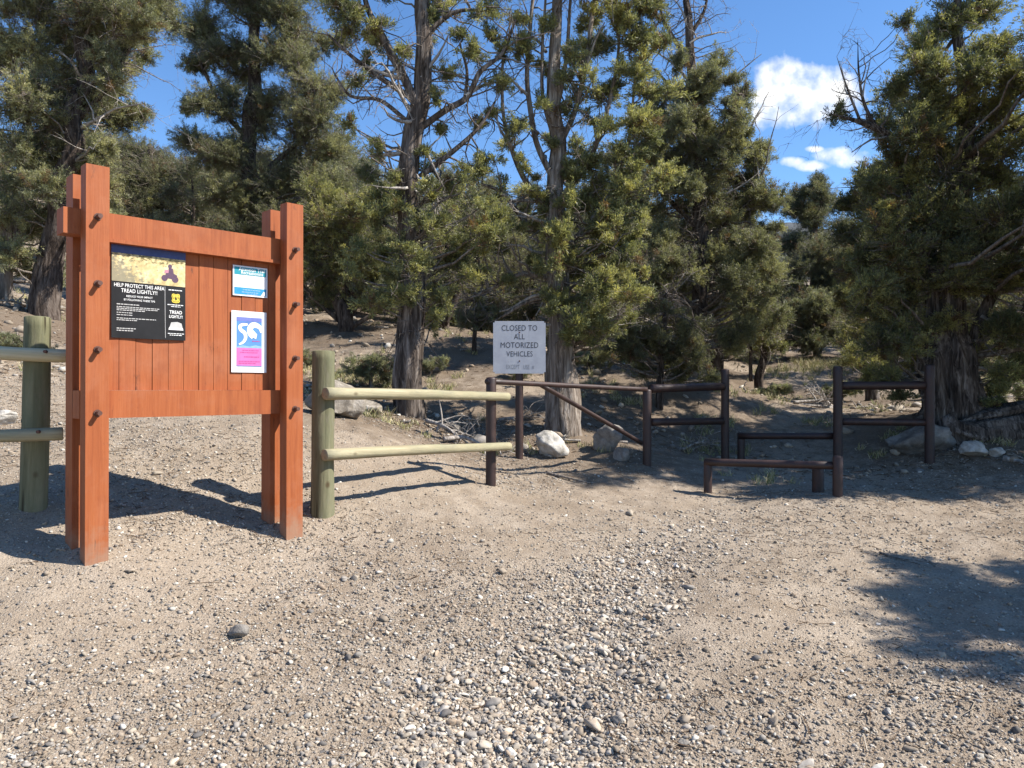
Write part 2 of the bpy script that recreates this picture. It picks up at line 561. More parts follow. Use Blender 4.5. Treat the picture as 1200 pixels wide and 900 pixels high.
M['pink'] = mat_plain('pink_poster_print', (.62, .14, .36), .5, .3, .08, 14)
M['pink_ink'] = mat_plain('dark_pink_print', (.40, .07, .24), .5, .3, .08)
M['rose_ink'] = mat_plain('pale_rose_print', (.70, .58, .62), .5, .3, .08)
M['rock_white'] = mat_rock('white_quartz_rock', (.16, .14, .115), (.42, .39, .34), (.62, .59, .54))
M['rock_tan'] = mat_rock('mottled_tan_rock', (.085, .07, .055), (.24, .21, .17), (.43, .39, .335))
M['rock_grey'] = mat_rock('grey_limestone', (.10, .09, .078), (.215, .195, .17), (.35, .325, .29))
M['grass'] = mat_tint('dry_grass_blade', .8, 20, .2, .2, .1, .001)
M['mountain'] = mat_rock('far_mountain_rock', (.035, .04, .045), (.07, .075, .075), (.13, .13, .13))

# ------------------------------------------------------------------ trees
def on_(px, D):
    return ((px - 600) / F * D, D)


TREES_XY = []       # where duff lies


def twigs(acc, S, Mid, E, r0, r1):
    """Batches of thin three-sided twigs S > Mid > E."""
    n = len(S)
    d = unit(E - S)
    ref = np.where(np.abs(d[:, 2:3]) < .9, np.array([[0, 0, 1.0]]), np.array([[1.0, 0, 0]]))
    u = unit(np.cross(d, ref))
    w = np.cross(d, u)
    rings = []
    for P, r in ((S, r0), (Mid, (r0 + r1) * .5), (E, r1)):
        rr = np.broadcast_to(np.asarray(r), (n,))[:, None]
        for k in range(3):
            a = k * 2 * math.pi / 3
            rings.append(P + (u * math.cos(a) + w * math.sin(a)) * rr)
    V = np.stack(rings, 1).reshape(-1, 3)
    q = []
    for a in (0, 3):
        for k in range(3):
            q.append([a + k, a + (k + 1) % 3, a + 3 + (k + 1) % 3, a + 3 + k])
    Q = (np.array(q)[None] + (np.arange(n) * 9)[:, None, None]).reshape(-1, 4)
    acc.add(V, Q)


KINDS_ = {
    # blade length, width, blades, spread, upward pull, colours (dark, mid, bright)
    'juniper': dict(L=.046, W=.0105, nb=6, spread=.50, up=.40, cols=((.080, .086, .042), (.166, .166, .070), (.285, .262, .098))),
    'pinyon': dict(L=.047, W=.0088, nb=7, spread=.80, up=.25, cols=((.080, .083, .048), (.148, .148, .080), (.235, .220, .110))),
    'blue': dict(L=.046, W=.0095, nb=7, spread=.72, up=.3, cols=((.068, .073, .045), (.120, .124, .073), (.190, .182, .103))),
}


def foliage(cacc, tacc, pads, kind, rg, ntw=26, ntuft=7, size=1.0, bright=1.0, twig_r=.0032):
    K = KINDS_[kind]
    bright = bright * 1.16
    C = np.array([p[0] for p in pads]); Rr = np.array([p[1] for p in pads])
    m = Rr.mean(1)
    cnt = np.maximum(6, (ntw * (m / .38) ** 1.7 / size ** 1.2)).astype(int)
    idx = np.repeat(np.arange(len(pads)), cnt)
    n = len(idx)
    d = rg.normal(size=(n, 3)); d[:, 2] += .25; d = unit(d)
    c, r = C[idx], Rr[idx]
    S = c + unit(rg.normal(size=(n, 3))) * r * rg.uniform(.0, .45, (n, 1)) - np.array([0, 0, .2]) * r
    small = (m[idx] < .17 * size)[:, None]
    E = c + d * r * np.where(small, rg.uniform(.35, 1.75, (n, 1)), rg.uniform(.60, 1.30, (n, 1)))
    Mid = (S + E) / 2 + rg.normal(size=(n, 3)) * r * .10
    if tacc is not None:
        twigs(tacc, S, Mid, E, twig_r * 1.6, twig_r * .6)
        sel = rg.random(n) < .55          # twigs that carry no leaves any more
        d2 = unit(d[sel] + rg.normal(size=(sel.sum(), 3)) * .5)
        E2 = c[sel] + d2 * r[sel] * rg.uniform(.8, 1.35, (sel.sum(), 1))
        S2 = S[sel] * .5 + Mid[sel] * .5
        twigs(tacc, S2, (S2 + E2) / 2 + rg.normal(size=E2.shape) * r[sel] * .14, E2, twig_r * 1.5, twig_r * .55)
    ti = np.repeat(np.arange(n), ntuft)
    N = len(ti)
    t = rg.uniform(.12, 1.0, (N, 1)) ** .8
    P = (1 - t) ** 2 * S[ti] + 2 * t * (1 - t) * Mid[ti] + t * t * E[ti]
    P = P + rg.normal(size=(N, 3)) * .020 * size
    td = unit(unit(E[ti] - S[ti]) * 1.0 + np.array([0, 0, 1.0]) * K['up'] + rg.normal(size=(N, 3)) * .45)
    padc = rg.uniform(0, 1, len(pads))
    twc = rg.normal(size=n) * .26
    k = np.clip(.06 + .62 * padc[idx][ti] + twc[ti] + rg.normal(size=N) * .10, 0, 1)
    lsz = np.clip(rg.normal(1.0, .28, n), .45, 1.7)      # every twig's leaves have their own size
    c0, c1, c2 = [np.array(x) for x in K['cols']]
    tc = np.where((k < .5)[:, None], c0 + (c1 - c0) * (k * 2)[:, None], c1 + (c2 - c1) * (k * 2 - 1)[:, None]) * bright
    brown = (rg.random(n) < .045)[ti]
    tc[brown] = np.array([.17, .105, .05]) * rg.uniform(.6, 1.2, (brown.sum(), 1))
    nb = K['nb'] if size <= 1.01 else max(4, int(round(K['nb'] / size ** .5)))
    bi = np.repeat(np.arange(N), nb)
    B = len(bi)
    bd = unit(td[bi] + rg.normal(size=(B, 3)) * K['spread'])
    L = (K['L'] * size * rg.uniform(.55, 1.3, (B, 1))) * lsz[ti][bi][:, None]
    W = (K['W'] * size * rg.uniform(.7, 1.25, (B, 1)))
    side = unit(np.cross(bd, rg.normal(size=(B, 3))))
    b0 = P[bi] + rg.normal(size=(B, 3)) * .012 * size
    V = np.stack([b0, b0 + bd * L * .55 + side * W * .5, b0 + bd * L, b0 + bd * L * .55 - side * W * .5], 1).reshape(-1, 3)
    Q = np.arange(B * 4).reshape(-1, 4)
    cc = np.repeat(tc[bi] * rg.uniform(.8, 1.2, (B, 1)), 4, axis=0)
    cacc.add(V, Q, None, cc)


def bare(acc, p, d, length, r, depth, rg, droop=0.0, sides=5, curl=.35):
    """A bare forking branch."""
    n = 5
    pts = [np.array([*p, r])]
    q = np.array(p, float); dd = unit(d)
    for i in range(n):
        dd = unit(dd + rg.normal(size=3) * curl * .5 + np.array([0, 0, -droop]))
        q = q + dd * length / n
        pts.append(np.array([*q, r * (1 - .75 * (i + 1) / n)]))
    tube(acc, np.array(pts), sides, cap=False)
    if depth > 0:
        for j in range(rg.integers(2, 5)):
            k = rg.integers(1, n + 1)
            nd = unit(dd * .5 + rg.normal(size=3) * .75)
            bare(acc, pts[k][:3], nd, length * rg.uniform(.3, .6), max(.003, pts[k][3] * .6), depth - 1, rg, droop, max(3, sides - 1), curl)


def attach(acc, skel, pads, rg, arc=.12, k=.020):
    """A limb from the trunk to every clump."""
    for c, r in pads:
        v = c[None] - skel[:, :3]
        hd = np.linalg.norm(v[:, :2], axis=1)
        dist = np.linalg.norm(v, axis=1)
        cost = dist + 1.6 * np.maximum(0, skel[:, 2] - (c[2] - .30 * hd)) + rg.uniform(0, .45, len(dist))
        i = int(np.argmin(cost))
        p0 = skel[i, :3]
        ln = dist[i]
        if ln < .05: continue
        r0 = min(skel[i, 3] * .6, .008 + k * ln)
        p1 = p0 + (c - p0) * .5 + np.array([0, 0, -arc * ln]) + rg.normal(size=3) * .07 * ln
        t = np.linspace(0, 1, 7)[:, None]
        B = (1 - t) ** 2 * p0 + 2 * t * (1 - t) * p1 + t * t * c
        B[1:-1] += rg.normal(size=(5, 3)) * .022 * ln
        tube(acc, np.hstack([B, (r0 * (1 - t) + .004 * t)]), 5, cap=False)


def tree(name, label, D, base, trunks, padspec, kind='juniper', bark='bark_grey', group=None, cat='tree', crown_r=None, back=1.0, dead=(), ntw=66, ntuft=16,
         size=1.0, bright=1.0, seed=1, flute=.16, offs=.5, extra_pads=(), extra_trunks=(), sides=28, thin=.60, fill=1.0, barren=40):
    """A tree described by its stems and clumps as they stand in the photograph, at D metres, with clumps on its far side too."""
    rg = np.random.default_rng(seed)
    bx, by = (base[0] - 600) / F * D, D
    bz = gz1(bx, by)
    org = np.array([bx, by, bz])
    TREES_XY.append((bx, by, 2.2))
    root = empty(name, org, label, cat, group)
    tr = Acc()
    sk = []
    for ti, st in enumerate(trunks):
        rows = []
        for q in st:
            dd = q[3] if len(q) > 3 else 0.0
            p = at(q[0], q[1], D + dd)
            rows.append([*p, q[2] * D / F * (1.0 if ti == 0 or q[2] > 12 else thin)])
        rows = np.array(rows)
        if ti == 0:
            foot = rows[0].copy(); foot[2] = bz - .25; foot[3] *= 1.2
            rows[0, 2] = max(rows[0, 2], bz + .02)
            r2 = rows[0].copy(); r2[3] *= 1.05
            rows = np.vstack([foot, r2, rows[1:]])
        cr = catmull(rows, .07)
        cr[:, :3] += np.stack([vnoise(np.stack([cr[:, 2] * 1.7, cr[:, 2] * 0 + ti * 9.1 + s, cr[:, 2] * 0 + seed], 1), 5) for s in (0, 5, 11)], 1) * np.minimum(.02 + cr[:, 3:4] * .45, .07) * (0 if ti == 0 and len(cr) < 4 else 1)
        big = rows[:, 3].max() > .05
        tube(tr, cr, sides if big else 8, flute if big else .08, seed * 7 + ti, lumps=9 if big else 4)
        sk.append(cr)
    for st in extra_trunks:
        cr = catmull(np.array(st, float), .08)
        tube(tr, cr, 10, flute * .6, seed * 9)
        sk.append(cr)
    skel = np.vstack(sk)
    skel = skel[skel[:, 2] > bz + .35] if (skel[:, 2] > bz + .35).any() else skel
    pads = []
    axis_x = bx
    for q in padspec:
        rpx = q[2]
        rm = rpx * D / F
        off = rg.uniform(-offs, offs * .5) if len(q) < 4 else q[3]
        c = at(q[0], q[1], D + off)
        # split each clump into a few smaller uneven ones
        k = 3 if rm > .26 else 2
        for j in range(k):
            o = unit(rg.normal(size=3)) * rm * rg.uniform(.35, .80)
            rr = rm * rg.uniform(.50, .86) * fill
            lo_, hi_ = (.45, 1.75) if rm < .25 else (.75, 1.4)
            pads.append((c + o, np.array([rr * rg.uniform(lo_, hi_), rr * rg.uniform(lo_, hi_), rr * rg.uniform(lo_ * .8, hi_ * .8)])))
        if rg.random() < back * .6:
            cr_ = crown_r or 1.6
            c2 = c + np.array([(axis_x - c[0]) * rg.uniform(.1, .5), rg.uniform(.35, 1.0) * cr_, rg.uniform(-.2, .2) * rm])
            rr = rm * rg.uniform(.7, 1.0) * min(fill, 1.2)
            pads.append((c2, np.array([rr * 1.1, rr * 1.1, rr * .85])))
    for c, r in extra_pads:
        pads.append((np.array(c, float), np.array([r * rg.uniform(.9, 1.2), r * rg.uniform(.9, 1.2), r * rg.uniform(.6, .9)])))
    pads = [(c, r) for c, r in pads if c[2] - r[2] * .5 > gz1(c[0], c[1])]
    lm = Acc()
    attach(lm, skel, pads, rg)
    top = skel[skel[:, 2] > bz + 1.0]
    for k in range(barren if len(top) else 0):
        q = top[rg.integers(0, len(top))]
        d = unit(np.array([rg.normal(), rg.normal(), rg.normal() * .5 + .15]))
        bare(lm, q[:3], d, rg.uniform(.35, 1.0), min(.012, q[3] * .5 + .002), 2, rg, .05, 4, .55)
    cw = Acc()
    foliage(cw, lm, pads, kind, rg, ntw, ntuft, size, bright)
    link('trunk', tr.mesh('trunk', [M[bark]], True, org), root)
    link('limbs', lm.mesh('limbs', [M['twig']], True, org), root)
    link('crown', cw.mesh('crown', [M['leaf']], False, org), root)
    if dead:
        for q in dead:
            da = Acc()
            p = at(q[0], q[1], D + q[6] if len(q) > 6 else D - .05)
            e = at(q[2], q[3], D + (q[6] if len(q) > 6 else 0) + rg.uniform(-.5, .3))
            bare(da, p, e - p, np.linalg.norm(e - p), q[4] * .75 * D / F, int(q[5]), rg)
            link('dead_branch', da.mesh('dead_branch', [M['dead']], True, org), root)
    return root


def copy_tree(o):
    c = o.copy(); COL.objects.link(c)
    for ch in o.children:
        d = ch.copy(); COL.objects.link(d); d.parent = c
    return c


def plain_tree(name, kind, bark, height, seed, width=.42, low=.12, size=1.5, n=34, bright=1.0):
    """A whole tree built round its own axis, for the slope behind; standing at the origin until it is placed."""
    rg = np.random.default_rng(seed)
    root = empty(name, (0, 0, 0), None, 'tree')
    lean = rg.normal(size=2) * .05 * height
    zz = np.linspace(0, 1, 7)
    rows = np.stack([lean[0] * zz ** 1.5 + rg.normal(size=7) * .04, lean[1] * zz ** 1.5 + rg.normal(size=7) * .04, zz * height * .95 - .2, .035 * height * (1 - .88 * zz)], 1)
    cr = catmull(rows, .15)
    tr = Acc(); tube(tr, cr, 10, .14, seed)
    stems = [cr]
    if kind == 'juniper':
        for j in range(2):
            a = rg.uniform(0, 6.28)
            st = catmull(np.array([[0, 0, .1, .022 * height], [math.cos(a) * .35, math.sin(a) * .35, height * .3, .016 * height], [math.cos(a) * .7, math.sin(a) * .7, height * .75, .005 * height]]), .15)
            tube(tr, st, 8, .1, seed + j); stems.append(st)
    pads = []
    for i in range(n):
        u = (i + rg.random()) / n
        z = height * (low + (1.0 - low) * u)
        prof = (math.sin(math.pi * min(1, (u * .82 + .18))) ** .7) * (1 - .25 * u)
        rad = width * height * .5 * prof
        a = rg.uniform(0, 6.28)
        rr = height * rg.uniform(.075, .125) * (1.15 - .4 * u)
        q = rad * rg.uniform(.35, 1.0)
        ax = np.array([np.interp(z, cr[:, 2], cr[:, 0]), np.interp(z, cr[:, 2], cr[:, 1])])
        pads.append((np.array([ax[0] + math.cos(a) * q, ax[1] + math.sin(a) * q, z]), np.array([rr * 1.25, rr * 1.25, rr * .8])))
    lm, cw = Acc(), Acc()
    attach(lm, np.vstack(stems), pads, rg)
    foliage(cw, lm, pads, kind, rg, 30, 9, size, bright, .005)
    link('trunk', tr.mesh('trunk', [M[bark]], True), root)
    link('limbs', lm.mesh('limbs', [M['twig']], True), root)
    link('crown', cw.mesh('crown', [M['leaf']], False), root)
    return root


# --- the trees one sees one by one
tree('pinyon_tree', 'dark trunked yellow-green pinyon at the far left edge behind the log fence', 12.0, (52, 372),
     [[(50, 372, 16), (58, 310, 14), (70, 240, 12), (84, 180, 11), (93, 110, 9), (100, 30, 7), (104, -60, 4), (106, -140, 2)],
      [(70, 240, 7), (45, 190, 5), (25, 120, 4), (15, 60, 3)], [(90, 140, 6), (130, 95, 4), (160, 40, 3)]],
     [(20, 40, 40), (60, 18, 36), (118, 12, 34), (160, 22, 26), (28, 110, 42), (88, 108, 36), (68, 168, 36), (8, 185, 38), (118, 70, 26), (18, 245, 30),
      (98, 205, 30), (138, 45, 24), (30, -50, 45), (100, -60, 45), (165, -45, 34), (-40, 50, 45), (-45, 140, 42), (50, 220, 24), (115, 160, 24), (0, 300, 22), (130, 250, 20)],
     'pinyon', 'bark_dark', seed=11, fill=1.05, barren=90, bright=1.6, dead=[(95, 110, 165, 70, 3, 3), (92, 150, 195, 110, 3, 3), (100, 60, 200, 40, 3, 2), (85, 190, 140, 170, 3, 2), (60, 230, 20, 215, 2, 2), (96, 90, 60, 70, 3, 2)])
tree('pinyon_tree', 'leaning grey trunked pinyon at the left edge, its trunk slanting up to the right', 13.5, (3, 352),
     [[(3, 352, 9), (10, 290, 8.5), (22, 235, 8), (38, 195, 7.5), (60, 150, 7), (95, 85, 5), (130, 30, 4), (168, -20, 3)]],
     [(150, 10, 30), (185, -20, 30), (120, 60, 24), (60, 80, 30), (170, 60, 18), (130, 110, 20), (45, 260, 22), (-10, 250, 30), (75, 275, 22), (15, 310, 20), (150, 130, 18), (200, -70, 35), (120, -40, 35)],
     'pinyon', 'bark_grey', seed=12, fill=1.05, barren=70, bright=1.6, dead=[(60, 150, 120, 140, 3, 3), (38, 195, 90, 185, 3, 2), (90, 95, 170, 100, 3, 3), (20, 240, -20, 200, 3, 2), (110, 60, 185, 80, 2.5, 3)])
tree('pinyon_tree', 'rounded grey-green pinyon filling the gap just above the information board', 20.5, (165, 380),
     [[(165, 380, 9), (168, 300, 8), (172, 220, 6), (176, 170, 3)]],
     [(150, 175, 26), (182, 195, 34), (140, 215, 34), (212, 228, 34), (240, 248, 32), (172, 258, 36), (250, 205, 22), (120, 255, 30), (205, 275, 32), (140, 290, 30), (240, 300, 30), (175, 320, 30), (115, 205, 26)],
     'pinyon', 'bark_dark', seed=13, fill=1.25, bright=1.3, offs=.9)
tree('pinyon_tree', 'tall full pinyon with a straight dark trunk rising behind the information board', 17.0, (295, 405),
     [[(295, 405, 13), (293, 290, 11), (292, 200, 9), (293, 130, 8), (296, 60, 6), (300, -20, 5), (303, -120, 3)],
      [(293, 170, 5), (255, 120, 3.5), (232, 60, 2.5)], [(293, 215, 5), (345, 170, 4), (385, 130, 2.5)]],
     [(240, 28, 26), (292, 14, 32), (345, 26, 30), (228, 72, 20), (266, 68, 28), (330, 78, 30), (382, 104, 28), (215, 120, 16), (256, 122, 24), (305, 128, 28), (356, 150, 32),
      (230, 165, 20), (272, 182, 28), (392, 165, 24), (330, 208, 32), (378, 218, 28), (250, 222, 28), (288, 246, 24), (340, 258, 28), (385, 266, 24), (366, -8, 32), (280, -40, 40),
      (340, -50, 40), (300, -110, 40), (240, -20, 24), (390, 50, 18), (270, 290, 24), (330, 300, 24), (398, 225, 20)],
     'pinyon', 'bark_dark', seed=14, fill=1.28, bright=1.38, dead=[(292, 190, 250, 150, 2.5, 3), (293, 110, 340, 100, 2, 2), (293, 235, 320, 240, 2, 2), (292, 150, 250, 190, 2, 2)])
tree('juniper_tree', 'low many-stemmed juniper on the slope right of the information board', 16.0, (405, 387),
     [[(405, 387, 9), (400, 355, 7), (388, 320, 5), (375, 280, 3)], [(406, 384, 6), (420, 350, 5), (440, 310, 3)], [(402, 380, 5), (375, 355, 4), (352, 330, 3)], [(408, 384, 5), (445, 362, 4), (475, 340, 2.5)]],
     [(370, 300, 26), (400, 262, 30), (438, 300, 30), (470, 328, 22), (376, 342, 16), (428, 238, 26), (452, 345, 18), (358, 270, 20), (405, 310, 30), (478, 290, 20), (380, 225, 24), (430, 335, 18), (355, 320, 16)],
     'juniper', 'bark_dark', seed=15, fill=1.2, bright=1.3, offs=.9, crown_r=1.2)
tree('juniper_tree', 'thick trunked sparse old juniper with bare tangled limbs behind the log rails', 9.6, (475, 492),
     [[(475, 492, 18), (477, 450, 16.5), (483, 390, 16), (488, 330, 14), (483, 260, 12.5), (484, 180, 12), (489, 120, 11), (493, 50, 9), (497, -30, 7), (500, -120, 4)],
      [(488, 125, 9), (470, 85, 8), (450, 45, 7), (432, 5, 5), (420, -50, 3)],
      [(490, 152, 7), (520, 128, 6.5), (545, 112, 6), (562, 82, 5), (590, 60, 3.5), (606, 20, 2.5)],
      [(545, 112, 4), (548, 80, 3), (540, 50, 2)],
      [(493, 208, 6), (530, 178, 5), (562, 148, 3.5), (580, 120, 2)],
      [(480, 115, 6), (440, 88, 5), (408, 62, 3.5), (385, 40, 2)],
      [(478, 140, 5), (445, 115, 4), (410, 110, 3), (392, 85, 2)],
      [(492, 55, 6), (515, 25, 5), (540, 10, 4), (580, 12, 2)],
      [(484, 285, 4), (462, 268, 3), (440, 255, 2)]],
     [(410, 18, 20), (440, 34, 14), (530, 38, 13), (556, 50, 15), (570, 16, 16), (420, 92, 11), (522, 82, 9), (520, 150, 10), (540, 200, 16), (512, 232, 14), (560, 240, 20),
      (540, 278, 22), (448, 290, 22), (476, 282, 20), (488, 300, 14), (462, 328, 16), (530, 350, 16), (512, 340, 14), (450, 232, 20), (428, 252, 22), (592, 58, 14), (608, 34, 15), (396, 0, 26),
      (462, -4, 18), (425, 205, 16), (500, 180, 8), (555, 150, 12), (505, 20, 12), (540, -30, 30), (450, -50, 30), (600, -10, 24), (410, 150, 10), (445, 175, 9), (470, 355, 12), (440, 350, 14), (486, 262, 15, -.4), (470, 300, 18, -.4), (484, 340, 13, -.4), (500, 215, 10, -.3), (466, 240, 14, -.2), (505, 370, 12, -.3),
      (425, 290, 20), (410, 320, 18), (520, 300, 18), (575, 270, 18), (545, 315, 16), (520, 265, 14), (500, 255, 12), (570, 195, 14), (585, 95, 12), (400, 40, 16), (430, 70, 12), (475, 60, 9), (510, 110, 8), (460, 205, 10)],
     'juniper', 'bark_mid', seed=16, barren=110, fill=1.02, back=.5, offs=.35, bright=1.32, crown_r=1.5,
     dead=[(478, 175, 432, 188, 5, 3), (480, 130, 462, 60, 4, 3), (486, 215, 450, 235, 4, 3), (484, 160, 505, 215, 4, 3), (492, 90, 530, 60, 4, 3), (480, 225, 455, 180, 4, 3),
           (470, 90, 420, 70, 4, 3), (545, 112, 600, 95, 3.5, 3), (488, 140, 440, 140, 4, 3), (490, 300, 520, 260, 3, 3), (484, 200, 520, 240, 3, 3), (500, 205, 540, 250, 3, 3), (486, 320, 470, 360, 3, 2)])
tree('juniper_tree', 'big pale trunked juniper with fine upright limbs standing behind the metal sign', 10.0, (660, 512),
     [[(662, 512, 22), (662, 475, 19), (658, 430, 17), (652, 370, 14), (648, 300, 11.5), (650, 220, 9.5), (651, 140, 8), (652, 60, 6.5), (654, -20, 5), (656, -110, 3)],
      [(676, 512, 9), (672, 455, 8), (668, 400, 6), (664, 350, 4)],
      [(650, 215, 6.5), (630, 165, 6), (618, 100, 5), (620, 40, 4), (626, -30, 3)],
      [(651, 185, 6.5), (672, 130, 5.5), (686, 70, 5), (698, 0, 4), (702, -60, 2)],
      [(648, 250, 6), (612, 205, 5.5), (592, 150, 4), (588, 90, 3), (592, 40, 2)],
      [(650, 160, 5), (638, 110, 4), (636, 50, 3), (640, -20, 2)],
      [(652, 120, 5), (664, 70, 4), (668, 10, 3), (672, -50, 2)],
      [(650, 275, 6), (618, 258, 5), (590, 225, 4), (566, 215, 2.5)],
      [(652, 330, 6), (616, 322, 5), (580, 338, 3.5), (548, 352, 2)],
      [(655, 345, 5), (620, 352, 4), (590, 372, 2)],
      [(656, 300, 6), (690, 265, 5), (720, 215, 4), (738, 150, 3), (745, 80, 2)],
      [(655, 230, 5), (688, 190, 4.5), (712, 130, 4), (724, 60, 3), (730, -10, 2)]],
     [(690, 230, 24), (720, 258, 26), (700, 290, 28), (740, 290, 22), (682, 330, 22), (720, 330, 24), (746, 328, 20), (702, 366, 24), (640, 242, 16), (636, 312, 12), (736, 228, 22), (672, 205, 18),
      (622, 300, 13), (690, 182, 22), (702, 60, 24), (738, 38, 28), (720, 108, 24), (682, 16, 20), (750, 88, 20), (760, 0, 28), (700, -36, 34), (640, 26, 14), (608, 60, 14), (590, 100, 13),
      (602, 150, 14), (572, 182, 16), (590, 222, 16), (662, 130, 11), (628, -26, 22), (576, 38, 11), (742, 150, 22), (710, 150, 20), (752, 200, 18), (665, 260, 14), (728, 380, 16), (668, 350, 12),
      (585, 290, 12), (560, 320, 12), (600, 330, 10), (640, 80, 10), (612, 190, 10), (745, 60, 24), (765, 110, 22), (772, 30, 22), (730, 90, 18), (760, 165, 22), (715, 15, 20), (770, 200, 18), (690, 90, 14), (735, 5, 20), (675, 385, 10), (655, 285, 13, -.35), (650, 345, 12, -.35), (668, 235, 14, -.3), (672, 300, 18, -.4), (690, 350, 18, -.4), (710, 245, 22, -.4), (730, 310, 20, -.4),
      (700, 325, 22, -.5), (632, 270, 14), (626, 225, 12), (580, 255, 14), (560, 290, 14), (605, 265, 12), (575, 130, 12), (615, 20, 14), (660, 90, 11), (672, 60, 13), (690, 140, 16), (725, 180, 22), (755, 130, 18), (700, 200, 20), (765, 50, 22), (648, 170, 9), (635, 120, 9), (662, 268, 18, -.5), (650, 318, 16, -.5), (670, 232, 16, -.5), (682, 372, 16, -.5), (642, 362, 10, -.4), (664, 392, 12, -.4), (700, 395, 14, -.3), (715, 270, 22, -.6), (745, 255, 20, -.4), (735, 345, 20, -.5)],
     'juniper', 'bark_grey', seed=17, barren=110, fill=1.0, back=.5, offs=.45, bright=1.42, crown_r=1.5, flute=.22,
     dead=[(648, 262, 596, 240, 4, 3), (645, 285, 600, 268, 4, 3), (648, 300, 590, 300, 4, 3), (652, 340, 575, 345, 4, 3), (650, 225, 640, 290, 5, 2), (655, 370, 725, 400, 3.5, 3), (652, 320, 640, 380, 3, 2),
           (655, 355, 700, 380, 3, 3), (600, 170, 560, 130, 3, 3), (618, 110, 590, 60, 3, 3), (640, 60, 620, 10, 3, 2), (686, 80, 700, 20, 3, 2), (650, 380, 610, 375, 3, 3), (648, 240, 575, 200, 3.5, 3)])
tree('pinyon_tree', 'broad dense pinyon with a dark trunk and twiggy top behind the brown pipe rails', 14.0, (822, 438),
     [[(822, 438, 11), (823, 390, 9), (822, 330, 8), (819, 260, 7.5), (816, 190, 7), (813, 120, 6), (808, 60, 5), (806, 10, 4), (812, -50, 2)],
      [(808, 70, 5), (790, 45, 4), (776, 20, 3), (772, -10, 2)], [(808, 40, 4), (826, 10, 3), (834, -20, 2)], [(816, 190, 5), (850, 150, 4), (872, 110, 2.5)],
      [(820, 270, 5), (780, 230, 4), (760, 190, 2.5)], [(820, 285, 5), (865, 250, 4), (895, 215, 2.5)], [(812, 110, 4), (785, 100, 3), (768, 80, 2)]],
     [(780, 120, 24), (832, 110, 22), (868, 150, 22), (800, 168, 28), (848, 190, 28), (884, 200, 20), (778, 220, 28), (838, 240, 32), (886, 252, 24), (780, 270, 26), (868, 290, 28), (898, 312, 18),
      (800, 312, 26), (770, 332, 22), (858, 340, 26), (888, 350, 22), (880, 384, 22), (838, 372, 18), (898, 388, 15), (858, 400, 20), (790, 72, 15), (838, 72, 14), (872, 112, 13), (770, 170, 24),
      (858, 88, 11), (890, 170, 12), (905, 270, 12), (760, 250, 22), (820, 140, 18), (815, 215, 18), (870, 225, 24), (845, 300, 24), (906, 345, 14), (795, 150, 24), (858, 130, 22), (900, 228, 20), (892, 282, 20), (880, 320, 24), (850, 70, 12), (820, 90, 14), (875, 175, 24), (905, 300, 18), (910, 370, 14), (790, 200, 24), (830, 170, 22)],
     'pinyon', 'bark_dark', seed=18, barren=160, fill=1.1, bright=1.36, offs=.9, crown_r=1.6,
     dead=[(806, 30, 786, -10, 2.5, 3), (808, 50, 840, 20, 2.5, 3), (850, 100, 880, 55, 2, 3), (880, 150, 898, 100, 2, 2), (890, 212, 889, 88, 1.8, 1), (893, 205, 902, 120, 1.6, 1), (800, 80, 768, 50, 2.5, 3), (812, 100, 775, 60, 2.5, 3),
           (840, 230, 900, 200, 2, 3), (826, 330, 770, 300, 2.5, 3), (824, 350, 780, 360, 2.5, 3), (824, 310, 870, 300, 2.5, 3), (824, 370, 860, 360, 2, 3), (790, 350, 750, 400, 2, 3)])
tree('young_pinyon', 'dark bushy young pinyon growing low behind the pipe gate', 12.0, (775, 447),
     [[(775, 447, 4), (776, 410, 3.5), (778, 370, 2.5), (780, 345, 1.5)]],
     [(760, 398, 22), (800, 402, 22), (742, 418, 18), (790, 428, 20), (826, 422, 18), (722, 402, 14), (775, 364, 18), (760, 432, 18), (812, 385, 16), (740, 385, 14), (835, 440, 12), (705, 420, 9)],
     'pinyon', 'bark_dark', seed=19, size=1.0, bright=1.0, offs=.6, crown_r=.8, cat='young tree', dead=[(735, 400, 700, 390, 1.5, 3), (770, 380, 730, 360, 1.5, 3)])
tree('ponderosa_pine', 'tall narrow pine standing up against the blue sky beyond the trail', 34.0, (955, 415),
     [[(955, 415, 7), (956, 330, 5), (956, 260, 4), (955, 205, 2)]],
     [(955, 213, 14), (950, 222, 12), (962, 228, 14), (945, 245, 14), (936, 236, 15), (974, 240, 15), (950, 258, 18), (984, 270, 16), (932, 282, 17), (960, 300, 24), (988, 312, 20), (930, 322, 19), (960, 340, 24), (998, 345, 20), (940, 365, 20), (975, 370, 20), (925, 350, 16)],
     'pinyon', 'bark_dark', seed=20, fill=1.3, size=1.7, bright=.95, offs=1.5, crown_r=2.0)
tree('juniper_tree', 'pale grey-green bushy juniper at the top end of the trail', 24.0, (957, 425),
     [[(957, 425, 4), (955, 400, 3), (953, 370, 2)], [(958, 424, 3), (968, 395, 2), (974, 375, 1.5)]],
     [(940, 382, 18), (970, 376, 18), (955, 352, 17), (926, 396, 12), (984, 394, 12), (955, 400, 16), (940, 360, 12), (972, 355, 12)],
     'blue', 'bark_grey', seed=21, fill=1.3, size=1.4, bright=1.35, offs=.8, crown_r=1.2)
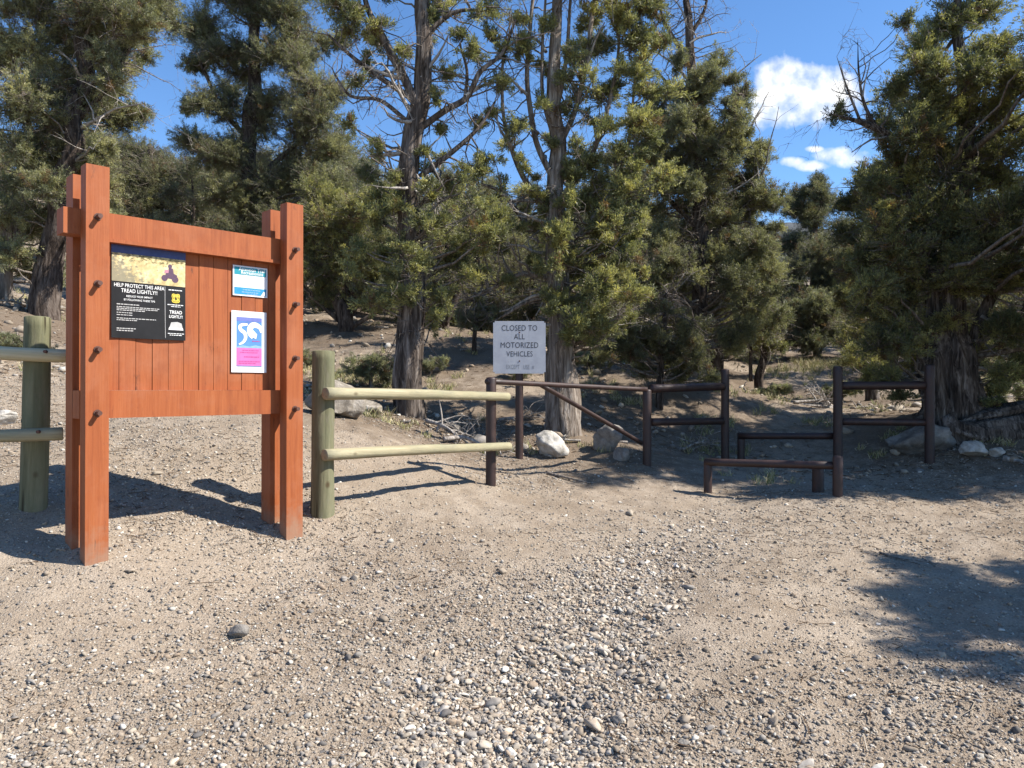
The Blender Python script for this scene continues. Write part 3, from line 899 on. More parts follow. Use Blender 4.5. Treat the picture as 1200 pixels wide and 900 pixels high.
tree('juniper_tree', 'small juniper with two thin dark stems left of the trail beyond the barrier', 18.0, (892, 446),
     [[(892, 446, 5), (894, 415, 4), (896, 385, 3)], [(879, 446, 4), (878, 420, 3.5), (880, 395, 2)]],
     [(892, 392, 15), (908, 378, 16), (918, 404, 12), (880, 380, 14), (902, 408, 10), (870, 398, 12), (898, 355, 14)],
     'juniper', 'bark_dark', seed=22, size=1.3, bright=1.2, offs=.6, crown_r=.9)
# the big juniper right of the gate
IX = (1112 - 600) / F * 10.5
rgI = np.random.default_rng(5)
ip = []
for k in range(20):     # the side of its crown that reaches towards the road, over the gate and beyond the picture
    a, z = rgI.uniform(-2.6, .5), rgI.uniform(2.5, 6.6)
    q = rgI.uniform(1.2, 2.9)
    x, y = 7.0 + math.cos(a) * q, 10.0 + math.sin(a) * q * 1.0
    if (x / y) < .70 and y < 10.0: x = .70 * y + rgI.uniform(0, .8)
    ip.append(((x, y, z), rgI.uniform(.30, .46)))
tree('juniper_tree', 'massive dark juniper with a fluted grey trunk right of the brown barrier posts', 10.5, (1112, 500),
     [[(1112, 502, 36), (1110, 465, 31), (1110, 430, 28), (1112, 390, 22), (1120, 330, 15), (1128, 260, 12), (1132, 180, 10), (1130, 100, 8), (1124, 30, 5), (1120, -50, 3)],
      [(1096, 500, 14), (1094, 430, 13), (1090, 360, 11), (1080, 290, 9), (1066, 220, 7.5), (1048, 165, 6), (1020, 148, 5), (998, 140, 3.4), (972, 133, .8)],
      [(1128, 498, 14), (1136, 430, 12), (1152, 370, 10), (1176, 315, 8), (1200, 270, 6), (1230, 200, 4)],
      [(1128, 270, 7), (1105, 190, 6), (1090, 120, 5), (1095, 60, 4), (1110, 10, 2)],
      [(1030, 150, 4), (1014, 118, 3), (1008, 84, 2), (1006, 46, .35)], [(1008, 142, 3), (996, 112, 2.2), (988, 90, 1.6), (981, 66, .35)],
      [(1132, 200, 6), (1165, 140, 5), (1180, 80, 3)]],
     [(1080, 40, 22), (1110, 18, 25), (1150, 10, 25), (1066, 18, 11), (1100, 68, 25), (1160, 50, 24), (1140, 90, 26), (1062, 108, 20), (1090, 110, 26), (1042, 150, 14), (1075, 150, 28), (1120, 140, 30),
      (1168, 130, 26), (984, 128, 11), (1040, 182, 18), (1080, 200, 34), (1130, 200, 34), (1178, 190, 30), (1060, 250, 34), (1110, 260, 34), (1160, 260, 34), (1200, 240, 30), (1050, 300, 32), (1090, 320, 30),
      (1150, 330, 28), (1195, 320, 26), (1060, 360, 30), (1040, 400, 26), (1066, 410, 24), (1030, 345, 24), (1182, 380, 24), (1190, 420, 20), (1040, 440, 16), (1060, 458, 13), (1200, 150, 26), (1190, 90, 24),
      (1110, -40, 34), (1160, -50, 34), (1080, -30, 20), (1035, 260, 24), (1020, 300, 20), (1040, 215, 20), (1100, 160, 24), (1150, 165, 26), (1080, 285, 30), (1130, 300, 28), (1100, 375, 20), (1150, 400, 18),
      (1170, 440, 16), (1070, 330, 28)],
     'juniper', 'bark_mid', seed=23, barren=110, fill=1.25, back=1.0, offs=.7, bright=1.2, crown_r=2.2, flute=.34, sides=44, extra_pads=ip,
     dead=[(1140, 190, 1175, 200, 3, 3), (1096, 400, 1050, 380, 3, 3), (1090, 340, 1050, 350, 3, 3), (1140, 400, 1190, 380, 3, 3), (1150, 370, 1200, 400, 3, 3), (1085, 300, 1040, 320, 3, 3), (1100, 440, 1050, 430, 3, 3),
           (1130, 330, 1165, 290, 3, 3), (1040, 160, 1000, 170, 2.5, 3), (1012, 112, 1016, 60, 1.6, 2), (1009, 92, 1002, 55, 1.2, 2), (994, 110, 978, 78, 1.4, 2), (1020, 146, 985, 160, 1.6, 2), (1140, 430, 1195, 418, 3, 2)])
tree('juniper_tree', 'slender juniper half hidden behind the left side of the massive dark juniper', 16.0, (1025, 440),
     [[(1025, 440, 7), (1022, 380, 6), (1018, 300, 5), (1014, 230, 4), (1012, 190, 2)]],
     [(1014, 205, 14), (1006, 235, 16), (1030, 250, 22), (1002, 275, 16), (1032, 290, 24), (1008, 310, 18), (1018, 340, 22), (996, 352, 15), (1024, 388, 20), (1000, 398, 14), (1030, 215, 16), (1020, 420, 14)],
     'juniper', 'bark_mid', seed=24, fill=1.45, size=1.1, bright=.95, offs=.8, crown_r=1.2)
# the tree at the road's right edge whose shade falls across the dirt
kx, ky = 7.78, 3.95
kp = []
rgK = np.random.default_rng(31)
for k in range(48):
    a, z = rgK.uniform(0, 6.28), rgK.uniform(2.1, 5.2)
    q = rgK.uniform(.3, 1.75) * (1.1 - .12 * (z - 2.1))
    kp.append(((kx - .35 + math.cos(a) * q, ky + math.sin(a) * q * .72, z), rgK.uniform(.22, .40)))
for (x, y, z) in ((5.12, 4.5, 2.6), (5.2, 4.25, 2.6), (5.4, 3.65, 2.55), (5.4, 4.0, 2.9), (5.4, 5.2, 2.9), (5.3, 4.75, 2.75), (5.9, 4.85, 3.3)):
    kp.append(((x, y, z), .30))
tree('juniper_tree', 'roadside juniper beyond the right edge that shades the foreground dirt', ky, (600 + kx / ky * F, 600), [[(600 + kx / ky * F, 730, 36), (600 + kx / ky * F, 500, 26)]], [],
     'juniper', 'bark_grey', seed=25, bright=1.0, extra_pads=kp, extra_trunks=[[(kx, ky, .9, .16), (kx - .2, ky, 2.4, .12), (kx - .3, ky, 4.4, .04)], [(kx, ky, 1.2, .08), (kx - 1.2, ky + .2, 2.3, .05), (kx - 2.3, ky + .4, 2.7, .02)]])
lp = []
for k in range(105):
    x, y, z = rgK.uniform(5.6, 9.8), rgK.uniform(7.5, 10.0), rgK.uniform(2.3, 6.2)
    if x / y < .71: x = .71 * y + rgK.uniform(0, 1.4)
    lp.append(((x, y, z), rgK.uniform(.34, .50)))
lx_, ly_ = 7.9, 8.6
tree('juniper_tree', 'broad juniper beyond the right edge whose shade covers the step-over bars', ly_, (600 + lx_ / ly_ * F, 600), [[(600 + lx_ / ly_ * F, 545, 26), (600 + lx_ / ly_ * F, 400, 18)]], [],
     'juniper', 'bark_grey', seed=29, extra_pads=lp, extra_trunks=[[(lx_, ly_, 1.2, .2), (lx_ + .1, ly_, 3.2, .14), (lx_, ly_ + .2, 6.4, .03)], [(lx_, ly_, 1.6, .09), (lx_ - .8, ly_, 3.2, .05), (lx_ - 1.2, ly_, 5.0, .02)]])
# saplings
tree('juniper_sapling', 'pale feathery juniper sapling on the slope just left of the metal sign', 14.5, (556, 392), [[(556, 396, 2.5), (557, 372, 2), (558, 352, 1)]],
     [(556, 368, 13), (545, 378, 10), (570, 374, 10), (558, 354, 8), (536, 366, 7), (580, 366, 7)], 'blue', 'bark_dark', seed=26, bright=1.5, offs=.3, crown_r=.4, cat='sapling')
tree('juniper_sapling', 'small bright green sapling in the shade behind the fallen grey log', 10.2, (1168, 486), [[(1168, 488, 1.5), (1168, 470, 1.2), (1169, 455, .8)]],
     [(1168, 468, 9), (1160, 476, 7), (1176, 474, 7), (1170, 456, 5)], 'juniper', 'bark_dark', seed=27, bright=1.3, offs=.15, crown_r=.2, cat='sapling')
bush = tree('shrub', 'low green shrub growing between the boulder and the sparse old juniper', 11.5, (437, 432), [[(437, 440, 2), (437, 428, 1.5), (438, 415, 1)]],
     [(430, 430, 12), (446, 430, 12), (437, 424, 11), (418, 434, 11), (456, 434, 10), (410, 428, 9), (466, 430, 8), (424, 440, 9), (450, 441, 9)], 'blue', 'bark_grey', seed=28, bright=1.8, size=.7, offs=.35, crown_r=.4, cat='shrub')

for i, (px, D, s_) in enumerate(((350, 13.2, .8), (505, 13.0, .7), (610, 12.6, .7), (690, 13.4, .8), (905, 15.5, .8), (985, 16.5, 1.0), (1195, 12.2, 1.1), (20, 9.6, .7))):
    o = copy_tree(bush)
    x_, y_ = on_(px, D)
    o.location = (x_, y_, gz1(x_, y_)); o.rotation_euler = (0, 0, i * 1.7); o.scale = (s_, s_, s_ * .9)
    tag(o, 'small low green shrub scattered on the wooded slope', 'shrub', 'small shrubs on the slope')

# --- the trees of the slope behind, whole trees copied about
protos = [plain_tree('pinyon_tree', 'pinyon', 'bark_dark', 5.4, 41, .62, .10, 1.55, 40, 1.2),
          plain_tree('juniper_tree', 'juniper', 'bark_mid', 4.8, 42, .60, .07, 1.5, 38, 1.15),
          plain_tree('pinyon_tree', 'blue', 'bark_dark', 4.2, 43, .75, .06, 1.5, 36, 1.25),
          plain_tree('juniper_tree', 'juniper', 'bark_dark', 3.2, 44, .85, .04, 1.35, 32, 1.2)]
LAB = ['dark full pinyon', 'upright green juniper', 'broad grey-green pinyon', 'low bushy juniper']
slots = []
rb = np.random.default_rng(77)
tries = 0
while len(slots) < 175 and tries < 14000:
    tries += 1
    D = rb.uniform(17.5, 54)
    px = rb.uniform(-260, 1460)
    x = (px - 600) / F * D
    k = int(rb.integers(0, 4))
    sc = rb.uniform(.8, 1.25)
    h = (5.4, 4.8, 4.2, 3.2)[k] * sc
    top = HOR - F * (gz1(x, D) + h - EYE) / D
    lim = 150 if px < 560 else (170 if px < 860 else 175)
    if px < 235 and px > 150: lim = 185
    if 420 < px < 610: lim = 190
    if 885 < px < 1015: lim = 285
    if top < lim: continue
    # keep the trail and the open ground near the fence clear
    if 885 < px < 1005 and D < 32: continue
    if 330 < px < 640 and D < 19.5: continue
    if any((x - a) ** 2 + (D - b) ** 2 < (1.25 + .018 * D) ** 2 for a, b, *_ in slots): continue
    slots.append((x, D, k, sc, px))
for px, D, k, sc in ((520, 17.2, 3, 1.05), (690, 18.5, 3, 1.1), (468, 19.5, 2, .9), (560, 21, 0, .85), (625, 22, 2, .9)):
    slots.append(((px - 600) / F * D, D, k, sc, px))
used = set()
for x, D, k, sc, px in slots:
    o = protos[k] if k not in used else copy_tree(protos[k])
    used.add(k)
    o.location = (x, D, gz1(x, D) - .05)
    o.rotation_euler = (0, 0, rb.uniform(0, 6.28))
    s = sc
    o.scale = (s * rb.uniform(.9, 1.12), s * rb.uniform(.9, 1.12), s)
    zone = 'on the slope behind the information board' if px < 430 else ('on the slope behind the metal sign' if px < 700 else ('among the trees behind the pipe rails' if px < 880 else ('in the wood beyond the trail' if px < 1010 else 'in the wood behind the massive juniper')))
    tag(o, LAB[k] + ' ' + zone, 'tree', LAB[k] + 's ' + zone)
    if D < 26: TREES_XY.append((x, D, 1.8 * sc))
for k in set(range(4)) - used:
    for ch in list(protos[k].children): bpy.data.objects.remove(ch)
    bpy.data.objects.remove(protos[k])

# ------------------------------------------------------------------ ground sheet
def lines(segs):
    out = []
    for a, b, s in segs:
        out.append(np.arange(a, b, s))
    out.append(np.array([segs[-1][1]]))
    return np.concatenate(out)


gx = lines([(-160, -40, 8), (-40, -14, 1.0), (-14, -5.5, .16), (-5.5, 6.5, .035), (6.5, 14, .16), (14, 40, 1.0), (40, 160, 8)])
gy = lines([(-40, -10, 5), (-10, 1.5, .4), (1.5, 11.0, .035), (11, 20, .12), (20, 34, .5), (34, 60, 1.3), (60, 160, 8)])
GX, GY = np.meshgrid(gx, gy)
GZ = gz(GX, GY)
nx, ny = len(gx), len(gy)
V = np.stack([GX, GY, GZ], -1).reshape(-1, 3)
ii = np.arange(ny - 1)[:, None] * nx + np.arange(nx - 1)[None]
Q = np.stack([ii, ii + 1, ii + nx + 1, ii + nx], -1).reshape(-1, 4)
duff = np.zeros(len(V))
for (x, y, r) in TREES_XY:
    if -20 < x < 25 and y < 40:
        duff = np.maximum(duff, np.exp(-(((V[:, 0] - x) ** 2 + (V[:, 1] - y) ** 2) / (r * r))))
duff = np.maximum(duff * (V[:, 1] > 6.3), .20 * np.clip((V[:, 1] - 8.5) / 4, 0, 1))
tint = np.stack([duff, wash(V[:, 0], V[:, 1]), np.zeros(len(V))], 1)
ground = link('ground', mesh_np('ground', V, Q, None, [M['ground']], smooth=True, col=tint))
tag(ground, 'sloping pale brown dirt and gravel ground under the trees', 'ground', kind='structure')

# far mountain seen between the trees
mp = []
nxm, nym = 60, 24
for j in range(nym):
    for i in range(nxm):
        x = 20 + i * 10.0
        y = 420 + j * 16.0
        rid = 92 * math.exp(-((x - 215) / 150) ** 2) * math.exp(-((y - 590) / 110) ** 2)
        mp.append((x, y, 8 + rid * 1.25))
mp = np.array(mp)
mp[:, 2] += 9 * fbm(mp * np.array([.02, .02, 0]), 4, 9) * np.clip(mp[:, 2] / 40, 0, 1)
ii = np.arange(nym - 1)[:, None] * nxm + np.arange(nxm - 1)[None]
tag(link('mountain', mesh_np('mountain', mp, np.stack([ii, ii + 1, ii + nxm + 1, ii + nxm], -1).reshape(-1, 4), None, [M['mountain']], smooth=True)),
    'grey-blue mountain far off between the trees', 'mountain', kind='structure')

# ------------------------------------------------------------------ stones
def ico(sub):
    bm = bmesh.new()
    bmesh.ops.create_icosphere(bm, subdivisions=sub, radius=1)
    v = np.array([x.co[:] for x in bm.verts]); f = np.array([[q.index for q in p.verts] for p in bm.faces])
    bm.free()
    return v, f


ICO1, ICO2, ICO4 = ico(1), ico(2), ico(4)


def stone_cols(n, rg, pale=1.0):
    base = np.array([[.30, .245, .185], [.37, .315, .245], [.285, .255, .22], [.16, .145, .13], [.50, .46, .395], [.28, .215, .155]])
    w = np.array([.26, .20, .22, .12, .10, .10])
    return base[rg.choice(6, n, p=w / w.sum())] * rg.uniform(.75, 1.2, (n, 1)) * pale


def scatter(acc, x, y, r, I, rg, sink=.35, flat=(.45, .8), pale=1.0):
    n = len(x)
    z = gz(x, y)
    bv, bf = I
    m = len(bv)
    V = bv[None] * (1 + rg.uniform(-.34, .34, (n, m, 1)))
    for k in range(3 if m > 20 else 1):
        dcut = unit(rg.normal(size=(n, 3))); hcut = rg.uniform(.25, .7, n)
        V = V - np.maximum(np.einsum('nmj,nj->nm', V, dcut) - hcut[:, None], 0)[..., None] * dcut[:, None]
    sc = np.stack([rg.uniform(.85, 1.3, n), rg.uniform(.6, 1.0, n), rg.uniform(*flat, n)], 1) * r[:, None]
    # turn each base ball first so that no two stones look alike
    q = unit(rg.normal(size=(n, 4)))
    a, b, c, d = q.T
    Rm = np.stack([np.stack([1 - 2 * (c * c + d * d), 2 * (b * c - d * a), 2 * (b * d + c * a)], -1), np.stack([2 * (b * c + d * a), 1 - 2 * (b * b + d * d), 2 * (c * d - b * a)], -1),
                   np.stack([2 * (b * d - c * a), 2 * (c * d + b * a), 1 - 2 * (b * b + c * c)], -1)], -2)
    V = np.einsum('nij,nmj->nmi', Rm, V) * sc[:, None]
    th = rg.uniform(0, 6.28, n)
    tl = rg.normal(size=n) * .25
    cx, sx = np.cos(th)[:, None], np.sin(th)[:, None]
    X = V[..., 0] * cx - V[..., 1] * sx
    Y = V[..., 0] * sx + V[..., 1] * cx
    Z = V[..., 2] + X * tl[:, None]
    P = np.stack([X + x[:, None], Y + y[:, None], Z + (z + sc[:, 2] * (1 - sink) * .6)[:, None]], -1).reshape(-1, 3)
    Fc = (bf[None] + (np.arange(n) * m)[:, None, None]).reshape(-1, 3)
    acc.add(P, None, Fc, np.repeat(stone_cols(n, rg, pale), m, axis=0))


rs = np.random.default_rng(99)
ga = Acc()


def pick(n, ylo, yhi, dens):
    xs, ys = [], []
    tot = 0
    while tot < n:
        u = rs.uniform(0, 1, 40000)
        y = ylo * (yhi / ylo) ** u
        x = rs.uniform(-1, 1, 40000) * (.78 * y + .9)
        k = rs.random(40000) < dens(x, y)
        xs.append(x[k]); ys.append(y[k]); tot += k.sum()
    return np.concatenate(xs)[:n], np.concatenate(ys)[:n]


def patch(x, y):
    return np.clip(.5 + .8 * fbm(np.stack([x * .9, y * .9, x * 0], 1), 3, 21), .04, 1)


x, y = pick(112000, 2.2, 10.5, lambda x, y: np.clip(.14 + patch(x, y) * .75 + wash(x, y) * .5, 0, 1) * np.where(x / y > .17, .55, .9))
scatter(ga, x, y, rs.gamma(2.0, .0021, len(x)) + .0024, ICO1, rs, .3)
x, y = pick(11500, 2.4, 7.5, lambda x, y: np.clip(wash(x, y) * 1.15 - .16, .003, 1))
scatter(ga, x, y, rs.gamma(2.4, .0030, len(x)) + .0032, ICO2, rs, .30, pale=1.22)
x, y = pick(700, 2.3, 12, lambda x, y: np.clip(patch(x, y) * .16 + wash(x, y) * .32, 0, 1))
scatter(ga, x, y, rs.gamma(2.0, .0042, len(x)) + .007, ICO2, rs, .35)
x, y = pick(2600, 9, 24, lambda x, y: np.clip(patch(x, y), 0, 1))
scatter(ga, x, y, rs.gamma(2.2, .012, len(x)) + .008, ICO1, rs, .4)
tag(link('gravel', ga.mesh('gravel', [M['stone']], False)), 'loose grey and tan gravel strewn over the dirt', 'gravel', kind='stuff')


def rock(name, label, cat, c, size, mat, seed, group=None, rot=0.0, rough=.30, cuts=5, I=None, col=None, sink=.25, tilt=(0, 0)):
    """A boulder or stone: a ball cut by random planes and roughened."""
    rg = np.random.default_rng(seed)
    v, f = I or ICO4
    v = v.copy()
    for k in range(cuts):
        d = unit(rg.normal(size=3)); h = rg.uniform(.45, .8)
        e = v @ d - h
        v = v - np.maximum(e, 0)[:, None] * d
    v = v * (1 + rough * .5 * fbm(v * 1.6 + seed, 3, seed))[:, None] + (.025 * fbm(v * 9 + seed, 2, seed + 1))[:, None] * unit(v)
    v = v + .05 * (np.abs(fbm(v * 3.3 + seed, 3, seed + 4))[:, None] - .3) * unit(v)
    v = v * np.asarray(size)
    Rt = Matrix.Rotation(rot, 3, 'Z') @ Matrix.Rotation(tilt[0], 3, 'X') @ Matrix.Rotation(tilt[1], 3, 'Y')
    v = v @ np.array(Rt).T
    z = gz1(c[0], c[1])
    me = mesh_np(name, v, None, f, [mat], smooth=False, col=None if col is None else np.broadcast_to(col, (len(v), 3)))
    o = link(name, me, None, (c[0], c[1], z + size[2] * (1 - 2 * sink)))
    return tag(o, label, cat, group)


def on(px, D):
    return ((px - 600) / F * D, D)


rock('boulder', 'large rough pale boulder behind the log fence, left of the sparse old juniper', 'boulder', on(394, 8.2), (.29, .25, .25), M['rock_tan'], 3, rough=.5, sink=.2)
rock('boulder', 'bright white angular rock at the foot of the juniper behind the metal sign', 'rock', on(643, 9.1), (.24, .20, .17), M['rock_white'], 8, cuts=9, sink=.22, tilt=(.2, .3))
rock('boulder', 'rounded grey rock lying under the slanting brace of the pipe gate', 'rock', on(714, 9.4), (.20, .19, .20), M['rock_grey'], 5, sink=.2)
rock('boulder', 'small pale rock beside the grey rock under the gate brace', 'rock', on(728, 9.15), (.11, .10, .10), M['rock_grey'], 15, sink=.2)
rock('boulder', 'low wide grey slab of rock around the foot of the rightmost barrier post', 'boulder', on(1078, 9.75), (.42, .25, .22), M['rock_grey'], 6, sink=.22)
rock('boulder', 'round pale rock beside the fallen grey log', 'rock', on(1141, 9.35), (.165, .14, .12), M['rock_white'], 9, sink=.22)
rock('boulder', 'small whitish rock right of the round pale rock by the log', 'rock', on(1168, 9.25), (.085, .08, .075), M['rock_white'], 10, sink=.2)
rock('boulder', 'pale flat rock at the left picture edge behind the log fence', 'rock', on(4, 7.3), (.17, .12, .08), M['rock_white'], 12, sink=.2)
rock('boulder', 'half buried grey rock in the shade left of the pipe gate', 'rock', on(566, 9.3), (.14, .12, .09), M['rock_grey'], 13, sink=.25)
rock('boulder', 'pale rock beside the boulder behind the log fence', 'rock', on(431, 9.2), (.17, .14, .12), M['rock_tan'], 14, sink=.25)
rock('stone', 'lone grey stone on the bare dirt in front of the information board', 'stone', on(281, 3.98), (.058, .045, .040), M['rock_grey'], 21, I=ICO2 if False else ico(3), sink=.12)
IC3 = ico(3)
for i, (px, D, s, lab) in enumerate([(708, 4.42, .035, 'dark capped stone at the upper end of the gravel wash'), (690, 3.55, .034, 'grey stone standing proud in the middle of the gravel wash'),
                                     (724, 3.38, .036, 'flat stone casting a shadow at the right side of the gravel wash'), (530, 4.0, .030, 'grey stone at the left side of the gravel wash'),
                                     (497, 3.06, .042, 'blue-grey cobble at the bottom left of the gravel wash'), (620, 3.10, .045, 'large tan cobble in the lower gravel wash'),
                                     (1040, 3.42, .03, 'small flat stone on the dirt below the shadow of the roadside tree'), (800, 3.2, .03, 'pale stone right of the gravel wash')]):
    c = on(px, D)
    rock('stone', lab, 'stone', c, (s * .75, s * .62, s * .5), M['rock_grey' if i % 3 else 'rock_white'], 40 + i, 'single stones on the dirt', rot=i * 1.3, I=IC3, sink=.18)

# ------------------------------------------------------------------ litter, twigs, grass
la = Acc()
x, y = pick(17000, 2.4, 18, lambda x, y: np.clip(.13 + .4 * (x / y > .3) * (y > 4.5) + .95 * (y > 8.0) + .25 * (x / y < -.2) * (y > 5), 0, 1) * patch(x, y))
n = len(x)
th = rs.uniform(0, 6.28, n); ln = rs.gamma(2.0, .022, n) + .012; rr = rs.uniform(.0012, .0035, n) * (1 + (y > 9) * .8)
dx, dy = np.cos(th) * ln * .5, np.sin(th) * ln * .5
S = np.stack([x - dx, y - dy, gz(x - dx, y - dy) + .004 + rs.uniform(0, .012, n)], 1)
E = np.stack([x + dx, y + dy, gz(x + dx, y + dy) + .004 + rs.uniform(0, .012, n)], 1)
Mi = (S + E) / 2 + rs.normal(size=(n, 3)) * .10 * ln[:, None] * np.array([1, 1, .3])
twigs(la, S, Mi, E, rr, rr * .6)
cc = np.array([[.10, .065, .042], [.17, .12, .08], [.30, .25, .19], [.42, .37, .30]])[rs.choice(4, n, p=[.4, .3, .2, .1])]
la.C.append(np.repeat(cc, 9, axis=0))
tag(link('litter', la.mesh('litter', [M['litter']], False)), 'dry twigs and bark bits strewn on the dirt', 'litter', kind='stuff')

gr = Acc()
tufts = []
for px, D, n, s in [(400, 12.4, 30, 1), (412, 11.8, 26, 1), (385, 12.8, 22, 1), (425, 12.2, 18, .9), (700, 12.5, 12, .8), (940, 22, 40, 1.8), (960, 22.5, 40, 1.8), (920, 21, 30, 1.6), (985, 22, 30, 1.6), (515, 12.0, 9, .8),
                    (680, 9.4, 9, .7), (486, 8.9, 8, .7), (840, 11.5, 14, .8), (1045, 10.3, 14, .7), (1150, 9.7, 12, .7), (870, 13, 20, 1.0), (1000, 13.5, 16, 1)]:
    cx, cy = on(px, D)
    for k in range(n):
        tufts.append((cx + rs.normal() * .30 * s, cy + rs.normal() * .30 * s, s))
for k in range(150):
    D = rs.uniform(8.6, 20); px = rs.uniform(-60, 1230)
    cx, cy = on(px, D)
    for j in range(rs.integers(1, 5)):
        tufts.append((cx + rs.normal() * .12, cy + rs.normal() * .12, rs.uniform(.6, 1.3)))
tx = np.array(tufts)
bi = np.repeat(np.arange(len(tx)), 26)
B = len(bi)
p0 = np.stack([tx[bi, 0] + rs.normal(size=B) * .03, tx[bi, 1] + rs.normal(size=B) * .03], 1)
p0 = np.hstack([p0, gz(p0[:, 0], p0[:, 1])[:, None]])
dd = unit(np.stack([rs.normal(size=B) * .5, rs.normal(size=B) * .5, np.ones(B)], 1))
LL = rs.uniform(.06, .17, (B, 1)) * tx[bi, 2:3]
sd = unit(np.cross(dd, rs.normal(size=(B, 3)))) * .0035
tip = p0 + dd * LL; tip[:, 2] -= .02
V = np.stack([p0 - sd, p0 + sd, p0 + dd * LL * .6 + sd * .8, p0 + dd * LL * .6 - sd * .8, tip], 1).reshape(-1, 3)
base = np.arange(B)[:, None] * 5
cg = np.array([[.40, .34, .18], [.30, .28, .12], [.20, .22, .08], [.50, .44, .28]])[rs.choice(4, B)]
gr.add(V, base + np.array([[0, 1, 2, 3]]), base + np.array([[3, 2, 4]]), np.repeat(cg, 5, axis=0))
tag(link('grass', gr.mesh('grass', [M['grass']], False)), 'sparse dry grass between the trees', 'grass', kind='stuff')


def deadwood(name, label, pts, D, seed, depth=2, r=3.0, mat='dead', cat='branch', group=None):
    """A fallen branch lying on the ground: its points follow the slope."""
    rg = np.random.default_rng(seed)
    a = Acc()
    rows = []
    for i, (px, dD, h) in enumerate(pts):
        x, y = on(px, D + dD)
        rows.append([x, y, gz1(x, y) + h, r * D / F * (1 - .75 * i / (len(pts) - 1))])
    cr = catmull(np.array(rows), .05)
    tube(a, cr, 8, .15, seed, lumps=4)
    dirv = unit(cr[-1, :3] - cr[0, :3])
    for k in range(5 * depth):
        i = int(rg.integers(len(cr) // 4, len(cr)))
        d = unit(dirv * .6 + rg.normal(size=3) * np.array([.8, .8, .25]) + np.array([0, 0, .28]))
        bare(a, cr[i, :3], d, rg.uniform(.2, .5), cr[i, 3] * .6, depth - 1, rg, .12)
    o0 = cr[0, :3].copy()
    return tag(link(name, a.mesh(name, [M[mat]], True, o0), None, o0), label, cat, group)


fb = deadwood('fallen_branch', 'bleached fallen branch on the trail edge behind the tall brown post', [(985, .2, .05), (962, 0, .07), (940, .3, .05), (922, .5, .04)], 13.5, 1, 2, 3)
deadwood('fallen_branch', 'thin forked dead branch sticking up beside the trail', [(978, 0, .05), (962, .1, .28), (950, .2, .42)], 13.9, 2, 3, 2)
deadwood('fallen_branch', 'grey fallen branches in the shade behind the lower log rail', [(520, 0, .05), (545, .2, .10), (575, .1, .08), (600, .4, .05)], 8.7, 3, 3, 3)
deadwood('fallen_branch', 'crooked dead branch in the shade under the sparse old juniper', [(500, .2, .05), (522, 0, .12), (548, -.3, .05)], 9.2, 4, 3, 3)
deadwood('fallen_branch', 'short white broken branch lying on dirt right of the fallen log', [(1176, 0, .03), (1190, -.1, .03), (1204, -.15, .03)], 9.1, 5, 1, 4)
deadwood('fallen_branch', 'dead brush on the ground behind the two brown pipe rails', [(800, 0, .04), (818, .1, .12), (842, .2, .06)], 10.4, 6, 3, 2.5)
deadwood('fallen_branch', 'dark thin stick lying on the dirt in the right foreground', [(1030, 0, .012), (1045, -.08, .015), (1060, -.15, .01)], 5.7, 7, 1, 1.6, 'twig', 'stick')
deadwood('fallen_branch', 'dry branch on the duff left of the white angular rock', [(585, 0, .03), (610, .1, .06), (640, .2, .03)], 10.4, 8, 2, 2)
deadwood('fallen_branch', 'curved dark root across the dirt at the foot of the gate', [(640, 0, .01), (668, -.15, .025), (692, -.2, .01)], 8.4, 9, 0, 2.2, 'twig', 'root')

for i in range(16):
    D = rs.uniform(9.5, 17); px = (90, 30, 360, 540, 625, 700, 735, 790, 1000, 1040, 1160, 870, 455, 930, 590, 680)[i]
    x_, y_ = on(px, D)
    o = fb.copy(); COL.objects.link(o)
    o.location = (x_, y_, gz1(x_, y_) + .03); o.rotation_euler = (0, 0, rs.uniform(0, 6.28)); k_ = rs.uniform(.45, .95); o.scale = (k_, k_, k_ * .8)
    tag(o, 'weathered dead branch lying on the wooded slope', 'branch', 'dead branches on the slope')

# the weathered fallen log right of the barrier
lg = Acc()
for (pts, ss) in ([[(1106, 488, 5, .0), (1118, 502, 12, -.05), (1138, 507, 15, -.05), (1166, 506, 15, 0), (1200, 500, 15, .1), (1240, 492, 14, .3)], 1],
                  [[(1124, 497, 4, .1), (1150, 490, 7, .1), (1180, 484, 8, .15), (1215, 476, 8, .3)], 2], [[(1108, 500, 4, -.1), (1122, 518, 6, -.12), (1140, 520, 7, -.1), (1170, 517, 8, -.05)], 3]):
    rows = np.array([[*at(q[0], q[1], 9.85 + q[3]), q[2] * 9.85 / F] for q in pts])
    tube(lg, catmull(rows, .04), 26, .42, 60 + ss, lumps=7, twist=.015)
o0 = at(1150, 515, 9.85)
tag(link('fallen_log', lg.mesh('fallen_log', [M['bark_mid']], True, o0), None, o0), 'twisted weathered grey log lying at the foot of the massive juniper', 'log')

# ------------------------------------------------------------------ the information board
F0 = np.array([-2.444, 4.40]); F1 = np.array([-1.558, 5.31])
uu = unit(F1 - F0); nn = np.array([uu[1], -uu[0]])
SPAN = float(np.linalg.norm(F1 - F0))
kz = gz1(*(F0 + uu * .06))
ROOTZ = EYE - .997
root = empty('information_board', (F0[0], F0[1], ROOTZ), 'red stained wooden information board on paired posts at the left', 'notice board', rz=math.atan2(uu[1], uu[0]))
# local axes: x along the board, y away from the viewer, z up; origin at the front corner of the front left post
PW, PD, GAP, PR = .126, .092, .128, .126


def bz_(z): return z + EYE - ROOTZ     # eye-level offsets to local heights


def post(x0, y0, h, depth, nm='post'):
    def b(bm):
        box(bm, (x0, y0, -.30), (x0 + PW, y0 + depth, h))
    return bm_obj(nm, b, [M['red']], root, bevel=.011)


